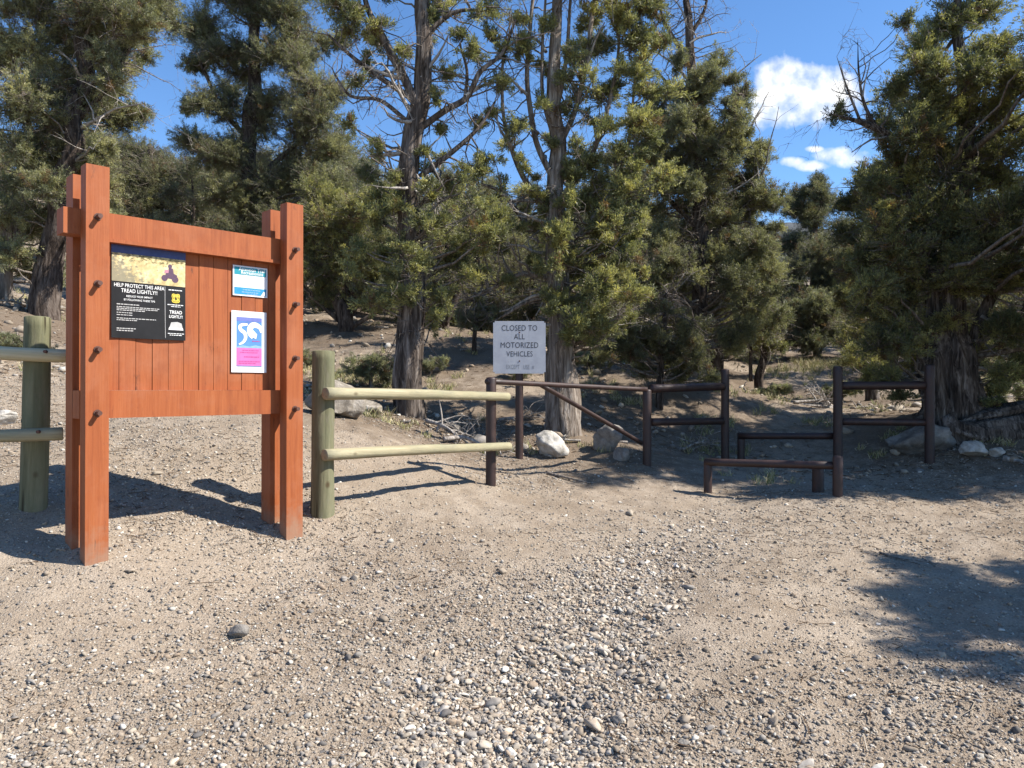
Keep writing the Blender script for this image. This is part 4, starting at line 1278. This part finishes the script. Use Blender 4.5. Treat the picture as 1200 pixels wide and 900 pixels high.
HT = 2.29
fl = post(0, 0, HT, PD); rl = post(-.005, PD + GAP, HT - .02, PR)
fr = post(SPAN, 0, HT - .005, PD); rr_ = post(SPAN - .005, PD + GAP, HT - .02, PR)


def bolt(parent, x, z):
    def b(bm):
        bmesh.ops.create_cone(bm, cap_ends=True, segments=14, radius1=.021, radius2=.021, depth=.006, matrix=Matrix.Translation((x, -.003, z)) @ Matrix.Rotation(R(90), 4, 'X'))
        bmesh.ops.create_cone(bm, cap_ends=True, segments=12, radius1=.0145, radius2=.0135, depth=.044, matrix=Matrix.Translation((x, -.026, z)) @ Matrix.Rotation(R(90), 4, 'X'))
    bm_obj('bolt', b, [M['bolt']], parent)


for yy in (255, 333, 410, 484): bolt(fl, PW * .5, bz_((HOR - yy) * 4.47 / F))
for yy in (293, 357, 420, 479): bolt(fr, SPAN + PW * .5, bz_((HOR - yy) * 5.36 / F))
RY0, RY1 = PD + .002, PD + GAP - .002
bm_obj('top_rail', lambda bm: (box(bm, (-.09, RY0, bz_(.895)), (SPAN + PW - .012, RY1, bz_(1.045)))), [M['red']], root, bevel=.006)
bm_obj('rail_trim', lambda bm: (box(bm, (PW + .002, RY0 - .012, bz_(.872)), (SPAN - .002, RY1 - .03, bz_(.893)))), [M['red']], root, bevel=.003)
bm_obj('bottom_rail', lambda bm: (box(bm, (-.004, RY0, bz_(-.178)), (SPAN + PW - .012, RY1, bz_(-.013)))), [M['red']], root, bevel=.006)
BY = RY0 + .047


def planks(bm):
    x = PW + .004
    k = 0
    while x < SPAN - .006:
        w = min(.098, SPAN - .004 - x)
        box(bm, (x + .0018, BY + .0015 * (k % 3), bz_(-.012)), (x + w - .0018, BY + .024, bz_(.871)))
        x += .098; k += 1
    box(bm, (PW + .004, BY + .022, bz_(-.012)), (SPAN - .004, BY + .034, bz_(.871)))


bm_obj('panel', planks, [M['red']], root, bevel=.0022, segs=1)
B0 = F0 - nn * BY          # a point of the panel's face


def s_of(px):
    t = (px - 600) / F
    return (t * B0[1] - B0[0]) / (uu[0] - t * uu[1])


def z_of(px, py):
    s = s_of(px)
    return (HOR - py) / F * (B0[1] + s * uu[1])


# ------------------------------------------------------------------ flat prints on the board
def glyphs(text, size, align='CENTER', xs=1.0, bold=0.0):
    cu = bpy.data.curves.new('lettering', 'FONT')
    cu.body = text; cu.size = size; cu.align_x = align; cu.align_y = 'CENTER'
    cu.offset = bold * .45
    cu.space_character = 1.04
    cu.resolution_u = 3
    ob = bpy.data.objects.new('lettering', cu)
    COL.objects.link(ob)
    dg = bpy.context.evaluated_depsgraph_get()
    me = bpy.data.meshes.new_from_object(ob.evaluated_get(dg))
    v = np.array([q.co[:] for q in me.vertices]).reshape(-1, 3)
    f = [list(p.vertices) for p in me.polygons]
    bpy.data.objects.remove(ob); bpy.data.curves.remove(cu); bpy.data.meshes.remove(me)
    v[:, 0] *= xs
    return v[:, :2], f


class Sheet:
    """A paper sheet of width w and height h; x right and z up from its centre, y towards the board."""
    def __init__(s, name, label, centre, w, h, rz, curl=0.0, cat='poster'):
        s.root = empty(name, centre, label, cat, rz=rz)
        s.w, s.h, s.curl = w, h, curl

    def off(s, x, z):
        if not s.curl: return np.zeros_like(x)
        t = np.clip((-z / s.h + .15) / .65, 0, 1)
        return -s.curl * t * t * (1.1 + np.sin(x / s.w * 7.0 + .7)) - s.curl * .12 * np.sin(x * 19 + z * 9)

    def put(s, name, v2, faces, mat, lift):
        v2 = np.asarray(v2, float)
        y = s.off(v2[:, 0], v2[:, 1]) - lift
        me = bpy.data.meshes.new(name)
        me.from_pydata([(a, b, c) for a, b, c in zip(v2[:, 0], y, v2[:, 1])], [], faces)
        me.materials.append(M[mat])
        return link(name, me, s.root)

    def rect(s, name, x0, z0, x1, z1, mat, lift, nx=14, nz=14):
        xs, zs = np.linspace(x0, x1, nx), np.linspace(z0, z1, nz)
        X, Z = np.meshgrid(xs, zs)
        i = (np.arange(nz - 1)[:, None] * nx + np.arange(nx - 1)[None]).ravel()
        return s.put(name, np.stack([X.ravel(), Z.ravel()], 1), [list(q) for q in np.stack([i, i + 1, i + nx + 1, i + nx], 1)], mat, lift)

    def body(s, mat):
        o = s.rect('sheet', -s.w / 2, -s.h / 2, s.w / 2, s.h / 2, mat, .0015, 18, 22)
        m = o.modifiers.new('thickness', 'SOLIDIFY'); m.thickness = .0008; m.offset = -1
        return o

    def poly(s, name, polys, mat, lift):
        V, Fs = [], []
        for p in polys:
            k = len(V); V += list(p); Fs.append(list(range(k, k + len(p))))
        return s.put(name, V, Fs, mat, lift)

    def text(s, name, rows, mat, lift):
        for (t, x, z, size, xs, al, bold) in rows:
            v, f = glyphs(t, size, al, xs, bold)
            s.put(name, v + np.array([x, z]), f, mat, lift)


def bars(rows, rg):
    """Unreadably fine print: short runs of marks along a line."""
    P = []
    for (x0, x1, z, h) in rows:
        x = x0
        while x < x1 - .004:
            w = min(rg.uniform(.006, .022), x1 - x)
            P.append([(x, z - h / 2), (x + w, z - h / 2), (x + w, z + h / 2), (x, z + h / 2)])
            x += w + .0035
    return P


def sheet_at(name, label, x0, x1, ztop, zbot, curl=0.0, gap=.006, cat='poster'):
    s0, s1 = x0, x1
    c2 = B0 + uu * (s0 + s1) / 2 + nn * gap
    return Sheet(name, label, (c2[0], c2[1], EYE + (ztop + zbot) / 2), s1 - s0, ztop - zbot, math.atan2(uu[1], uu[0]), curl, cat)


rp = np.random.default_rng(4)
# the big black poster
pw0, pw1 = s_of(129.5), s_of(216.5)
P1 = sheet_at('poster', 'large black poster with a printed sandy hillside on the information board', pw0, pw1, z_of(173, 287), z_of(173, 397.5), .006)
w, h = P1.w, P1.h
P1.body('black_paper')
top = h / 2
P1.rect('printed_sky', -w / 2, top - .075, w / 2, top - .002, 'navy', .0026)
pic = P1.rect('picture', -w / 2 + .002, top - .243, w / 2 - .002, top - .070, 'black_paper', .0034, 20, 12)
pic.data.materials.clear(); pic.data.materials.append(mat_picture())
# shift the picture's own origin to its middle so that its pattern is centred
for vtx in pic.data.vertices: vtx.co.z -= (top - .156)
pic.location = (0, 0, top - .156)


def disc(cx, cz, r, n=14, sx=1.0): return [(cx + math.cos(k / n * 2 * math.pi) * r * sx, cz + math.sin(k / n * 2 * math.pi) * r) for k in range(n)]


mx_, mz_ = w * .27, top - .178
P1.poly('printed_motorcycle', [disc(mx_ - .030, mz_ - .018, .020), disc(mx_ + .036, mz_ - .022, .021), [(mx_ - .03, mz_ - .016), (mx_ + .04, mz_ - .026), (mx_ + .05, mz_ + .004), (mx_ + .012, mz_ + .022), (mx_ - .022, mz_ + .014)],
                              [(mx_ - .01, mz_ + .01), (mx_ + .028, mz_ + .008), (mx_ + .022, mz_ + .046), (mx_ - .004, mz_ + .05)], disc(mx_ + .004, mz_ + .058, .013)], 'moto', .0042)
P1.poly('printed_rider_jersey', [[(mx_ - .032, mz_ + .012), (mx_ - .006, mz_ + .016), (mx_ - .004, mz_ + .038), (mx_ - .028, mz_ + .032)]], 'moto2', .005)
cxl = -w * .135
P1.text('lettering', [('HELP PROTECT THIS AREA', cxl, top - .266, .031, .78, 'CENTER', .0007), ('TREAD LIGHTLY!!', cxl, top - .298, .033, .80, 'CENTER', .0007),
                      ('REDUCE YOUR IMPACT', cxl, top - .330, .0165, .86, 'CENTER', .0004), ('BY FOLLOWING THESE TIPS', cxl, top - .352, .0165, .86, 'CENTER', .0004)], 'white_ink', .0034)
lx = -w / 2 + .03
rows = [(lx, lx + .13, top - .381, .006), (lx, lx + .25, top - .397, .005), (lx, lx + .24, top - .407, .005), (lx, lx + .17, top - .417, .005), (lx, lx + .09, top - .432, .005), (lx, lx + .09, top - .446, .005),
        (lx, lx + .23, top - .466, .005), (lx, lx + .12, top - .477, .005), (lx, lx + .11, top - .528, .006), (lx, lx + .10, top - .541, .006)]
P1.poly('fine_print', bars(rows, rp), 'grey_ink', .0034)
P1.rect('divider_line', w * .205, -h / 2 + .012, w * .211, top - .25, 'grey_ink', .0036, 2, 20)
ex = w * .36
P1.poly('side_print', bars([(ex - .045, ex + .045, top - .268, .006), (ex - .052, ex + .052, top - .362, .005), (ex - .03, ex + .03, top - .373, .004), (ex - .052, ex + .052, top - .545, .004), (ex - .04, ex + .04, top - .555, .004)], rp), 'white_ink', .0034)
ez = top - .318


def shield(k): return [(ex + a * k, ez + b * k) for a, b in ((-.024, .024), (-.014, .028), (0, .024), (.014, .028), (.024, .024), (.026, .010), (.022, -.004), (.026, -.018), (.020, -.028), (0, -.032), (-.020, -.028), (-.026, -.018), (-.022, -.004), (-.026, .010))]


P1.poly('emblem', [shield(1.0)], 'yellow', .0036)
P1.poly('emblem_border', [shield(.82)], 'black_paper', .0042)
P1.poly('emblem_field', [shield(.72)], 'yellow', .0048)
P1.text('emblem_lettering', [('U', ex - .013, ez + .002, .018, 1, 'CENTER', .0006), ('S', ex + .013, ez + .002, .018, 1, 'CENTER', .0006)], 'black_paper', .0054)
P1.poly('emblem_tree', [[(ex - .008, ez - .010), (ex + .008, ez - .010), (ex, ez + .016)], [(ex - .002, ez - .018), (ex + .002, ez - .018), (ex + .002, ez - .010), (ex - .002, ez - .010)]], 'black_paper', .0054)
P1.text('logo_lettering', [('TREAD', ex, top - .410, .030, .84, 'CENTER', .0012), ('LIGHTLY!', ex, top - .438, .026, .78, 'CENTER', .001)], 'white_ink', .0034)
P1.poly('logo_mark', [[(ex - .045, top - .515), (ex + .045, top - .515), (ex + .036, top - .478), (ex + .010, top - .470), (ex - .030, top - .474)]], 'grey_ink', .0034)
P1.poly('logo_mark_base', [[(ex - .048, top - .522), (ex + .048, top - .522), (ex + .044, top - .508), (ex - .044, top - .508)]], 'white_ink', .0038)

# the white notice with teal and blue bands
P2 = sheet_at('notice', 'white notice card with teal header and blue foot, upper right on the information board', s_of(272), s_of(312.5), z_of(292, 312.5), z_of(292, 347.5), .0, cat='notice')
w, h = P2.w, P2.h
P2.body('paper')
P2.rect('header_band', -w / 2 + .010, h * .20, w / 2 - .010, h / 2 - .010, 'teal', .0024)
P2.text('lettering', [('Attention Trail', .012, h * .385, .036, .84, 'CENTER', .0008), ('Recreationists', .012, h * .275, .032, .84, 'CENTER', .0008)], 'white_ink', .0032)
P2.poly('fine_print', bars([(-w * .38, w * .38, h * (.10 - .075 * k), .0055) for k in range(4)], rp), 'rose_ink', .0024)
P2.rect('foot_band', -w / 2 + .010, -h / 2 + .010, w / 2 - .010, -h * .22, 'blue_band', .0024)
P2.poly('foot_print', bars([(-w * .22, w * .30, -h * .29, .007), (-w * .25, w * .25, -h * .37, .007), (-w * .1, w * .2, -h * .43, .005)], rp), 'pale_blue', .0032)
P2.poly('foot_mark', [[(w * .30, -h * .44), (w * .43, -h * .44), (w * .43, -h * .32), (w * .38, -h * .30), (w * .35, -h * .37)]], 'white_ink', .0032)

# the white bordered flyer with a swirling 50
P3 = sheet_at('flyer', 'white bordered blue and pink flyer with a swirling 50, lower right on the information board', s_of(270.5), s_of(311.5), z_of(291, 365), z_of(291, 436.5), .0, cat='flyer')
w, h = P3.w, P3.h
P3.body('paper')
P3.rect('blue_field', -w * .36, -h * .10, w * .36, h * .40, 'blue', .0024)
P3.rect('violet_band', -w * .36, h * .335, w * .36, h * .40, 'violet', .0032)
P3.text('header_lettering', [('ANNIVERSARY', 0, h * .300, .028, .78, 'CENTER', .0004)], 'violet', .0034)
P3.rect('pink_field', -w * .36, -h * .40, w * .36, -h * .085, 'pink', .0031)
P3.poly('pale_wave', [[(-w * .36, -h * .085), (-w * .2, -h * .06), (0, -h * .075), (w * .18, -h * .05), (w * .36, -h * .07), (w * .36, -h * .10), (-w * .36, -h * .10)]], 'pale_blue', .0038)


def stroke(pts, wd):
    P = np.array(pts, float)
    P = catmull(np.hstack([P, np.zeros((len(P), 1)), np.ones((len(P), 1)) * wd]), .008)[:, :2]
    T = unit(np.gradient(P, axis=0)); Nn = np.stack([-T[:, 1], T[:, 0]], 1)
    k = wd * (.35 + .65 * np.sin(np.linspace(.25, math.pi - .15, len(P))))[:, None]
    A, B_ = P + Nn * k, P - Nn * k
    return [[tuple(A[i]), tuple(A[i + 1]), tuple(B_[i + 1]), tuple(B_[i])] for i in range(len(P) - 1)]


P3.poly('figure_five', stroke([(-w * .05, h * .285), (-w * .20, h * .275), (-w * .27, h * .245), (-w * .24, h * .19), (-w * .13, h * .14), (-w * .11, h * .06), (-w * .18, -h * .01), (-w * .29, -h * .045)], .013), 'white_ink', .0036)
P3.poly('figure_zero', stroke([(w * .10, h * .07), (w * .02, h * .13), (w * .01, h * .21), (w * .09, h * .275), (w * .22, h * .275), (w * .32, h * .23), (w * .35, h * .16)], .020), 'white_ink', .0036)
P3.poly('figure_zero_wing', [[(w * .10, h * .20), (w * .22, h * .13), (w * .19, h * .05), (w * .12, h * .07), (w * .06, h * .13)]], 'white_ink', .0044)
P3.poly('fine_print', bars([(w * .08, w * .30, h * .015, .006), (-w * .2, w * .28, -h * .14, .006), (-w * .26, w * .25, -h * .175, .006), (-w * .15, w * .28, -h * .245, .008), (-w * .3, w * .3, -h * .32, .006), (-w * .3, w * .2, -h * .35, .006)], rp), 'pink_ink', .0040)
P3.rect('foot_line', -w * .36, -h * .40, w * .36, -h * .388, 'violet', .0039, 6, 2)

# ------------------------------------------------------------------ log fence
def log(name, p, q, r0, r1, mat, parent, org, seed, lumps=3.0, rough=.07, sides=20, chamfer=.012):
    p, q = np.asarray(p, float), np.asarray(q, float)
    n = max(6, int(np.linalg.norm(q - p) / .06))
    t = np.linspace(0, 1, n)[:, None]
    rows = np.hstack([p + (q - p) * t, r0 + (r1 - r0) * t])
    d = unit(q - p)
    bow = np.sin(t * math.pi) * .006
    rows[:, 2:3] += bow * (1 - abs(d[2])) * np.sign(math.sin(seed))
    a, b = rows[0].copy(), rows[-1].copy()
    a[3] -= chamfer; b[3] -= chamfer
    rows[0, :3] += d * chamfer * .6; rows[-1, :3] -= d * chamfer * .6
    rows = np.vstack([a, rows, b])
    ac = Acc()
    tube(ac, rows, sides, rough, seed, lumps=lumps)
    # build along local z so that grain runs along the log
    rotq = Vector((0, 0, 1)).rotation_difference(Vector(d))
    me = ac.mesh(name, [M[mat]], True, p)
    me.transform(rotq.to_matrix().to_4x4().inverted())
    o = link(name, me, parent, tuple(p - org))
    o.rotation_mode = 'QUATERNION'
    o.rotation_quaternion = rotq
    return o


def nails(parent_log, pts):
    pass


gw = np.array([(378 - 600) / F * 5.75, 5.75]); gl = np.array([(44 - 600) / F * 5.0, 5.0]); gs = np.array([(575 - 600) / F * 7.2, 7.2])
rootA = empty('log_fence', (gw[0], gw[1], gz1(*gw)), 'log fence section of one post and two pale rails right of the information board', 'fence', 'log fence sections')
oA = np.array(rootA.location)
log('post', (gw[0], gw[1], oA[2] - .3), (gw[0] + .006, gw[1], EYE + (HOR - 411) * 5.75 / F), .088, .083, 'post', rootA, oA, 1)
log('rail', at(381, 461, 5.62), at(595, 465, 7.30), .046, .040, 'rail', rootA, oA, 2, sides=16, chamfer=.006)
log('rail', at(380, 533, 5.62), at(597, 523, 7.22), .043, .038, 'rail', rootA, oA, 3, sides=16, chamfer=.006)
rootB = empty('log_fence', (gl[0], gl[1], gz1(*gl)), 'log fence section of a thick post and two rails at the left edge', 'fence', 'log fence sections')
oB = np.array(rootB.location)
log('post', (gl[0] - .03, gl[1], oB[2] - .3), (gl[0], gl[1], EYE + (HOR - 371) * 5.0 / F), .082, .079, 'post', rootB, oB, 4)
log('rail', at(-90, 408, 4.55), at(80, 417, 5.02), .042, .044, 'rail_sunlit', rootB, oB, 5, sides=16, chamfer=.006)  # upper rail, painted lighter as if the sun lit it
log('rail', at(-90, 512, 4.58), at(74, 508, 4.90), .040, .043, 'rail', rootB, oB, 6, sides=16, chamfer=.006)


def nail(px, py, D, root_, r=.011):
    p = at(px, py, D)
    o = bm_obj('nail', lambda bm: bmesh.ops.create_cone(bm, cap_ends=True, segments=10, radius1=r, radius2=r * .9, depth=.02, matrix=Matrix.Rotation(R(90), 4, 'X')), [M['bolt']], None, (0, 0, 0))
    o.parent = root_
    o.location = tuple(p - np.array(root_.location))


nail(53, 412, 4.885, rootB); nail(45, 506, 4.80, rootB); nail(401, 533, 5.72, rootA); nail(576, 522, 7.02, rootA)

# ------------------------------------------------------------------ pipe work
def pipe(name, p, q, r, parent, org, seed=0, sides=20, ball=True):
    p, q = np.asarray(p, float), np.asarray(q, float)
    n = max(4, int(np.linalg.norm(q - p) / .15))
    t = np.linspace(0, 1, n)[:, None]
    d = unit(q - p)
    rows = np.hstack([p + (q - p) * t, r + 0 * t])
    if ball:
        e1 = rows[-1].copy(); e2 = rows[-1].copy(); e3 = rows[-1].copy()
        e1[:3] += d * r * .18; e1[3] = r * .92; e2[:3] += d * r * .32; e2[3] = r * .65; e3[:3] += d * r * .38; e3[3] = r * .25
        rows = np.vstack([rows, e1, e2, e3])
    ac = Acc()
    tube(ac, rows, sides, .012, seed, lumps=2)
    return link(name, ac.mesh(name, [M['steel']], True, org), parent)


def vpost(px, ytop, D, r, parent, org, seed=0, name='post'):
    x, y = on(px, D)
    z = gz1(x, y)
    return pipe(name, (x, y, z - .3), (x + .004, y, EYE + (HOR - ytop) * D / F), r, parent, org, seed)


def steel_root(name, px, D, label, cat, group=None):
    x, y = on(px, D)
    r = empty(name, (x, y, gz1(x, y)), label, cat, group)
    return r, np.array(r.location)


g, o = steel_root('pipe_gate', 757, 9.0, 'brown pipe gate of one long bar and a slanting brace before the metal sign', 'gate')
vpost(575, 444, 7.2, .048, g, o, 1)
vpost(758, 458, 9.0, .050, g, o, 2, 'hinge_post')
pipe('top_bar', at(570, 447, 7.16), at(757, 456.5, 8.88), .026, g, o, 3, ball=False)
pipe('brace', at(632, 450, 7.66), at(752, 519, 8.90), .024, g, o, 4, ball=False)

g, o = steel_root('pipe_fence', 850, 10.0, 'short fence of two dark brown pipe rails between the gate and a tall post', 'fence', 'brown pipe fence sections')
vpost(849.5, 434, 10.0, .052, g, o, 5)
pipe('rail', at(763, 455.5, 9.06), at(847, 453, 9.95), .050, g, o, 6, ball=False)
pipe('rail', at(763, 494.5, 9.06), at(846, 493.5, 9.95), .046, g, o, 7, ball=False)

g, o = steel_root('pipe_fence', 981, 9.3, 'two post brown pipe fence section in shade at the foot of the massive juniper', 'fence', 'brown pipe fence sections')
vpost(981.5, 431, 9.3, .054, g, o, 8)
vpost(1089, 429, 9.3, .056, g, o, 9)
pipe('rail', at(984, 452, 9.32), at(1087, 451.5, 9.32), .050, g, o, 10, ball=False)
pipe('rail', at(984, 494, 9.32), at(1087, 495, 9.32), .045, g, o, 11, ball=False)

g, o = steel_root('step_over_barrier', 981, 7.6, 'low reddish brown step-over bar nearest the viewer on the trail', 'barrier', 'step-over barriers')
vpost(829, 540, 8.2, .044, g, o, 12)
vpost(981, 536, 7.6, .048, g, o, 13)
vpost(958, 545, 7.95, .058, g, o, 14, 'middle_post')
pipe('rail', at(826, 541.5, 8.2), at(978, 545.5, 7.62), .040, g, o, 15, ball=False)
g, o = steel_root('step_over_barrier', 868, 10.0, 'low black step-over bar farther back, ending at the tall brown post', 'barrier', 'step-over barriers')
vpost(868, 508, 10.0, .048, g, o, 16)
pipe('rail', at(866, 511, 9.98), at(978, 511, 9.40), .042, g, o, 17, ball=False)

# ------------------------------------------------------------------ the metal sign
sx_, sy_ = on(608.5, 8.8)
sr = empty('metal_sign', (sx_, sy_, gz1(sx_, sy_)), 'square pale metal sign reading closed to all motorized vehicles on a brown post', 'sign')
so = np.array(sr.location)
sq = Acc()
pipe('post', (sx_, sy_, so[2] - .3), (sx_, sy_, EYE + (HOR - 380) * 8.8 / F), .045, sr, so, 18)
SW = 61.5 * 8.75 / F
SC = np.array([*on(608.7, 8.745), EYE + (HOR - 407) * 8.745 / F]) - so


def plate(bm):
    box(bm, (-SW / 2, -.002, -SW / 2), (SW / 2, .002, SW / 2))
    vert = [e for e in bm.edges if abs(e.verts[0].co.y - e.verts[1].co.y) > .003]
    bmesh.ops.bevel(bm, geom=vert, offset=.018, segments=4, affect='EDGES')


pl = bm_obj('sign_plate', plate, [M['sign']], sr, tuple(SC))
pl.rotation_euler = (0, 0, R(1.5))


def sign_text(name, rows, mat, lift):
    V, Fs, n = [], [], 0
    for (t, x, z, size, xs, bold) in rows:
        v, f = glyphs(t, size, 'CENTER', xs, 0.0)
        V.append(np.stack([v[:, 0] + x, np.full(len(v), -lift), v[:, 1] + z], 1)); Fs += [[i + n for i in q] for q in f]; n += len(v)
    me = bpy.data.meshes.new(name)
    me.from_pydata(np.vstack(V).tolist(), [], Fs)
    me.materials.append(M[mat])
    return link(name, me, pl)


k = SW / 690.0       # sign width in pixels of the enlarged crop
sign_text('lettering', [('CLOSED TO', 0, (430 - 180) * k, .092, .80, .0016), ('ALL', 0, (430 - 293) * k, .088, .84, .0016), ('MOTORIZED', 0, (430 - 405) * k, .092, .80, .0016), ('VEHICLES', .002, (430 - 520) * k, .086, .80, .0016)], 'ink', .0032)
sign_text('faded_lettering', [('EXCEPT', -.075, (430 - 690) * k, .070, .62, .0004), ('USE', .080, (430 - 692) * k, .070, .62, .0004), ('#', .155, (430 - 692) * k, .062, .8, .0004)], 'faded', .0032)
for zz in (430 - 235, 430 - 612):
    b = bm_obj('bolt', lambda bm: bmesh.ops.create_cone(bm, cap_ends=True, segments=12, radius1=.009, radius2=.008, depth=.004, matrix=Matrix.Rotation(R(90), 4, 'X')), [M['bolt']], pl, (0, -.0035, zz * k))

# ------------------------------------------------------------------ sky, sun, camera
SUN_EL, SUN_AZ = R(46), R(98)     # azimuth from +Y towards +X
w = bpy.data.worlds.new('World')
scene.world = w
w.use_nodes = True
nt = w.node_tree
bg = nt.nodes['Background']
sky = nt.nodes.new('ShaderNodeTexSky')
sky.sky_type = 'NISHITA'
sky.sun_disc = False
sky.sun_elevation = SUN_EL
sky.sun_rotation = SUN_AZ
sky.altitude = 2000
sky.air_density = 1.0
sky.dust_density = .0
sky.ozone_density = 3.5


def wn(kind, **kw):
    x = nt.nodes.new(kind)
    for a, b in kw.items(): setattr(x, a, b)
    return x


def wm(op, a, b=0.0, c=None):
    x = wn('ShaderNodeMath', operation=op)
    for i, v in enumerate((a, b) if c is None else (a, b, c)):
        if hasattr(v, 'is_output'): nt.links.new(v, x.inputs[i])
        else: x.inputs[i].default_value = v
    return x.outputs[0]


tc = wn('ShaderNodeTexCoord')
sp = wn('ShaderNodeSeparateXYZ'); nt.links.new(tc.outputs['Generated'], sp.inputs[0])
yy = wm('MAXIMUM', sp.outputs[1], .02)
cxn, czn = wm('DIVIDE', sp.outputs[0], yy), wm('DIVIDE', sp.outputs[2], yy)     # a cloud layer far off towards +Y
cb = wn('ShaderNodeCombineXYZ'); nt.links.new(cxn, cb.inputs[0]); nt.links.new(czn, cb.inputs[1])
nz1 = wn('ShaderNodeTexNoise'); nz1.inputs['Scale'].default_value = 17; nz1.inputs['Detail'].default_value = 7; nz1.inputs['Roughness'].default_value = .58; nt.links.new(cb.outputs[0], nz1.inputs['Vector'])
nz2 = wn('ShaderNodeTexNoise'); nz2.inputs['Scale'].default_value = 40; nz2.inputs['Detail'].default_value = 6; nt.links.new(cb.outputs[0], nz2.inputs['Vector'])
den = None
for (px, py, rx, ry) in [(930, 106, 50, 42), (903, 122, 34, 30), (972, 108, 44, 30), (950, 128, 40, 22), (986, 184, 30, 13), (952, 194, 24, 7), (930, 190, 16, 7), (955, 174, 12, 4)]:
    ex_ = wm('DIVIDE', wm('SUBTRACT', cxn, (px - 600) / F), rx / F)
    ez_ = wm('DIVIDE', wm('SUBTRACT', czn, (HOR - py) / F), ry / F)
    e = wm('SUBTRACT', 1.0, wm('ADD', wm('MULTIPLY', ex_, ex_), wm('MULTIPLY', ez_, ez_)))
    den = e if den is None else wm('MAXIMUM', den, e)
den = wm('ADD', wm('ADD', wm('MAXIMUM', den, -1.5), wm('MULTIPLY', wm('SUBTRACT', nz1.outputs[0], .47), 2.7)), wm('MULTIPLY', wm('SUBTRACT', nz2.outputs[0], .5), 2.2))
den = wm('ADD', wm('MULTIPLY', den, .72), .06)
rampc = wn('ShaderNodeValToRGB')
rampc.color_ramp.elements[0].position = .02; rampc.color_ramp.elements[0].color = (0, 0, 0, 1)
rampc.color_ramp.elements[1].position = .95; rampc.color_ramp.elements[1].color = (1, 1, 1, 1)
nt.links.new(den, rampc.inputs[0])
cloudc = wn('ShaderNodeValToRGB')
cloudc.color_ramp.elements[0].position = .3; cloudc.color_ramp.elements[0].color = (3.9, 4.15, 4.6, 1)
cloudc.color_ramp.elements[1].position = .62; cloudc.color_ramp.elements[1].color = (5.6, 5.6, 5.55, 1)
nt.links.new(nz2.outputs[0], cloudc.inputs[0])
mixc = wn('ShaderNodeMix', data_type='RGBA')
nt.links.new(wm('MULTIPLY', rampc.outputs[0], wm('GREATER_THAN', sp.outputs[1], .05)), mixc.inputs[0])
hs = wn('ShaderNodeHueSaturation'); hs.inputs['Saturation'].default_value = 1.12
nt.links.new(sky.outputs[0], hs.inputs['Color']); nt.links.new(hs.outputs[0], mixc.inputs[6])
nt.links.new(cloudc.outputs[0], mixc.inputs[7])
nt.links.new(mixc.outputs[2], bg.inputs['Color'])
bg.inputs['Strength'].default_value = .122

sl = bpy.data.lights.new('sun', 'SUN')
sl.energy = 5.0
sl.angle = R(.53)
sl.color = (1.0, .945, .865)
so_ = bpy.data.objects.new('sun', sl)
COL.objects.link(so_)
toward = Vector((math.sin(SUN_AZ) * math.cos(SUN_EL), math.cos(SUN_AZ) * math.cos(SUN_EL), math.sin(SUN_EL)))
so_.rotation_euler = toward.to_track_quat('Z', 'Y').to_euler()
so_.location = (30, 0, 40)

cam = bpy.data.cameras.new('camera')
cam.sensor_width = 36
cam.lens = 36 * F / 1200
cam.clip_end = 3000
cam.clip_start = .05
co = bpy.data.objects.new('camera', cam)
COL.objects.link(co)
co.location = (0, 0, EYE)
co.rotation_euler = (R(90) + math.atan((HOR - 450) / F), 0, 0)
scene.camera = co

scene.view_settings.view_transform = 'Standard'
scene.view_settings.look = 'None'
scene.view_settings.exposure = 0.98
scene.view_settings.gamma = 1
scene.view_settings.use_curve_mapping = False
scene.render.engine = 'CYCLES'
scene.cycles.max_bounces = 6
scene.cycles.diffuse_bounces = 3
scene.cycles.transmission_bounces = 3
scene.cycles.use_denoising = True
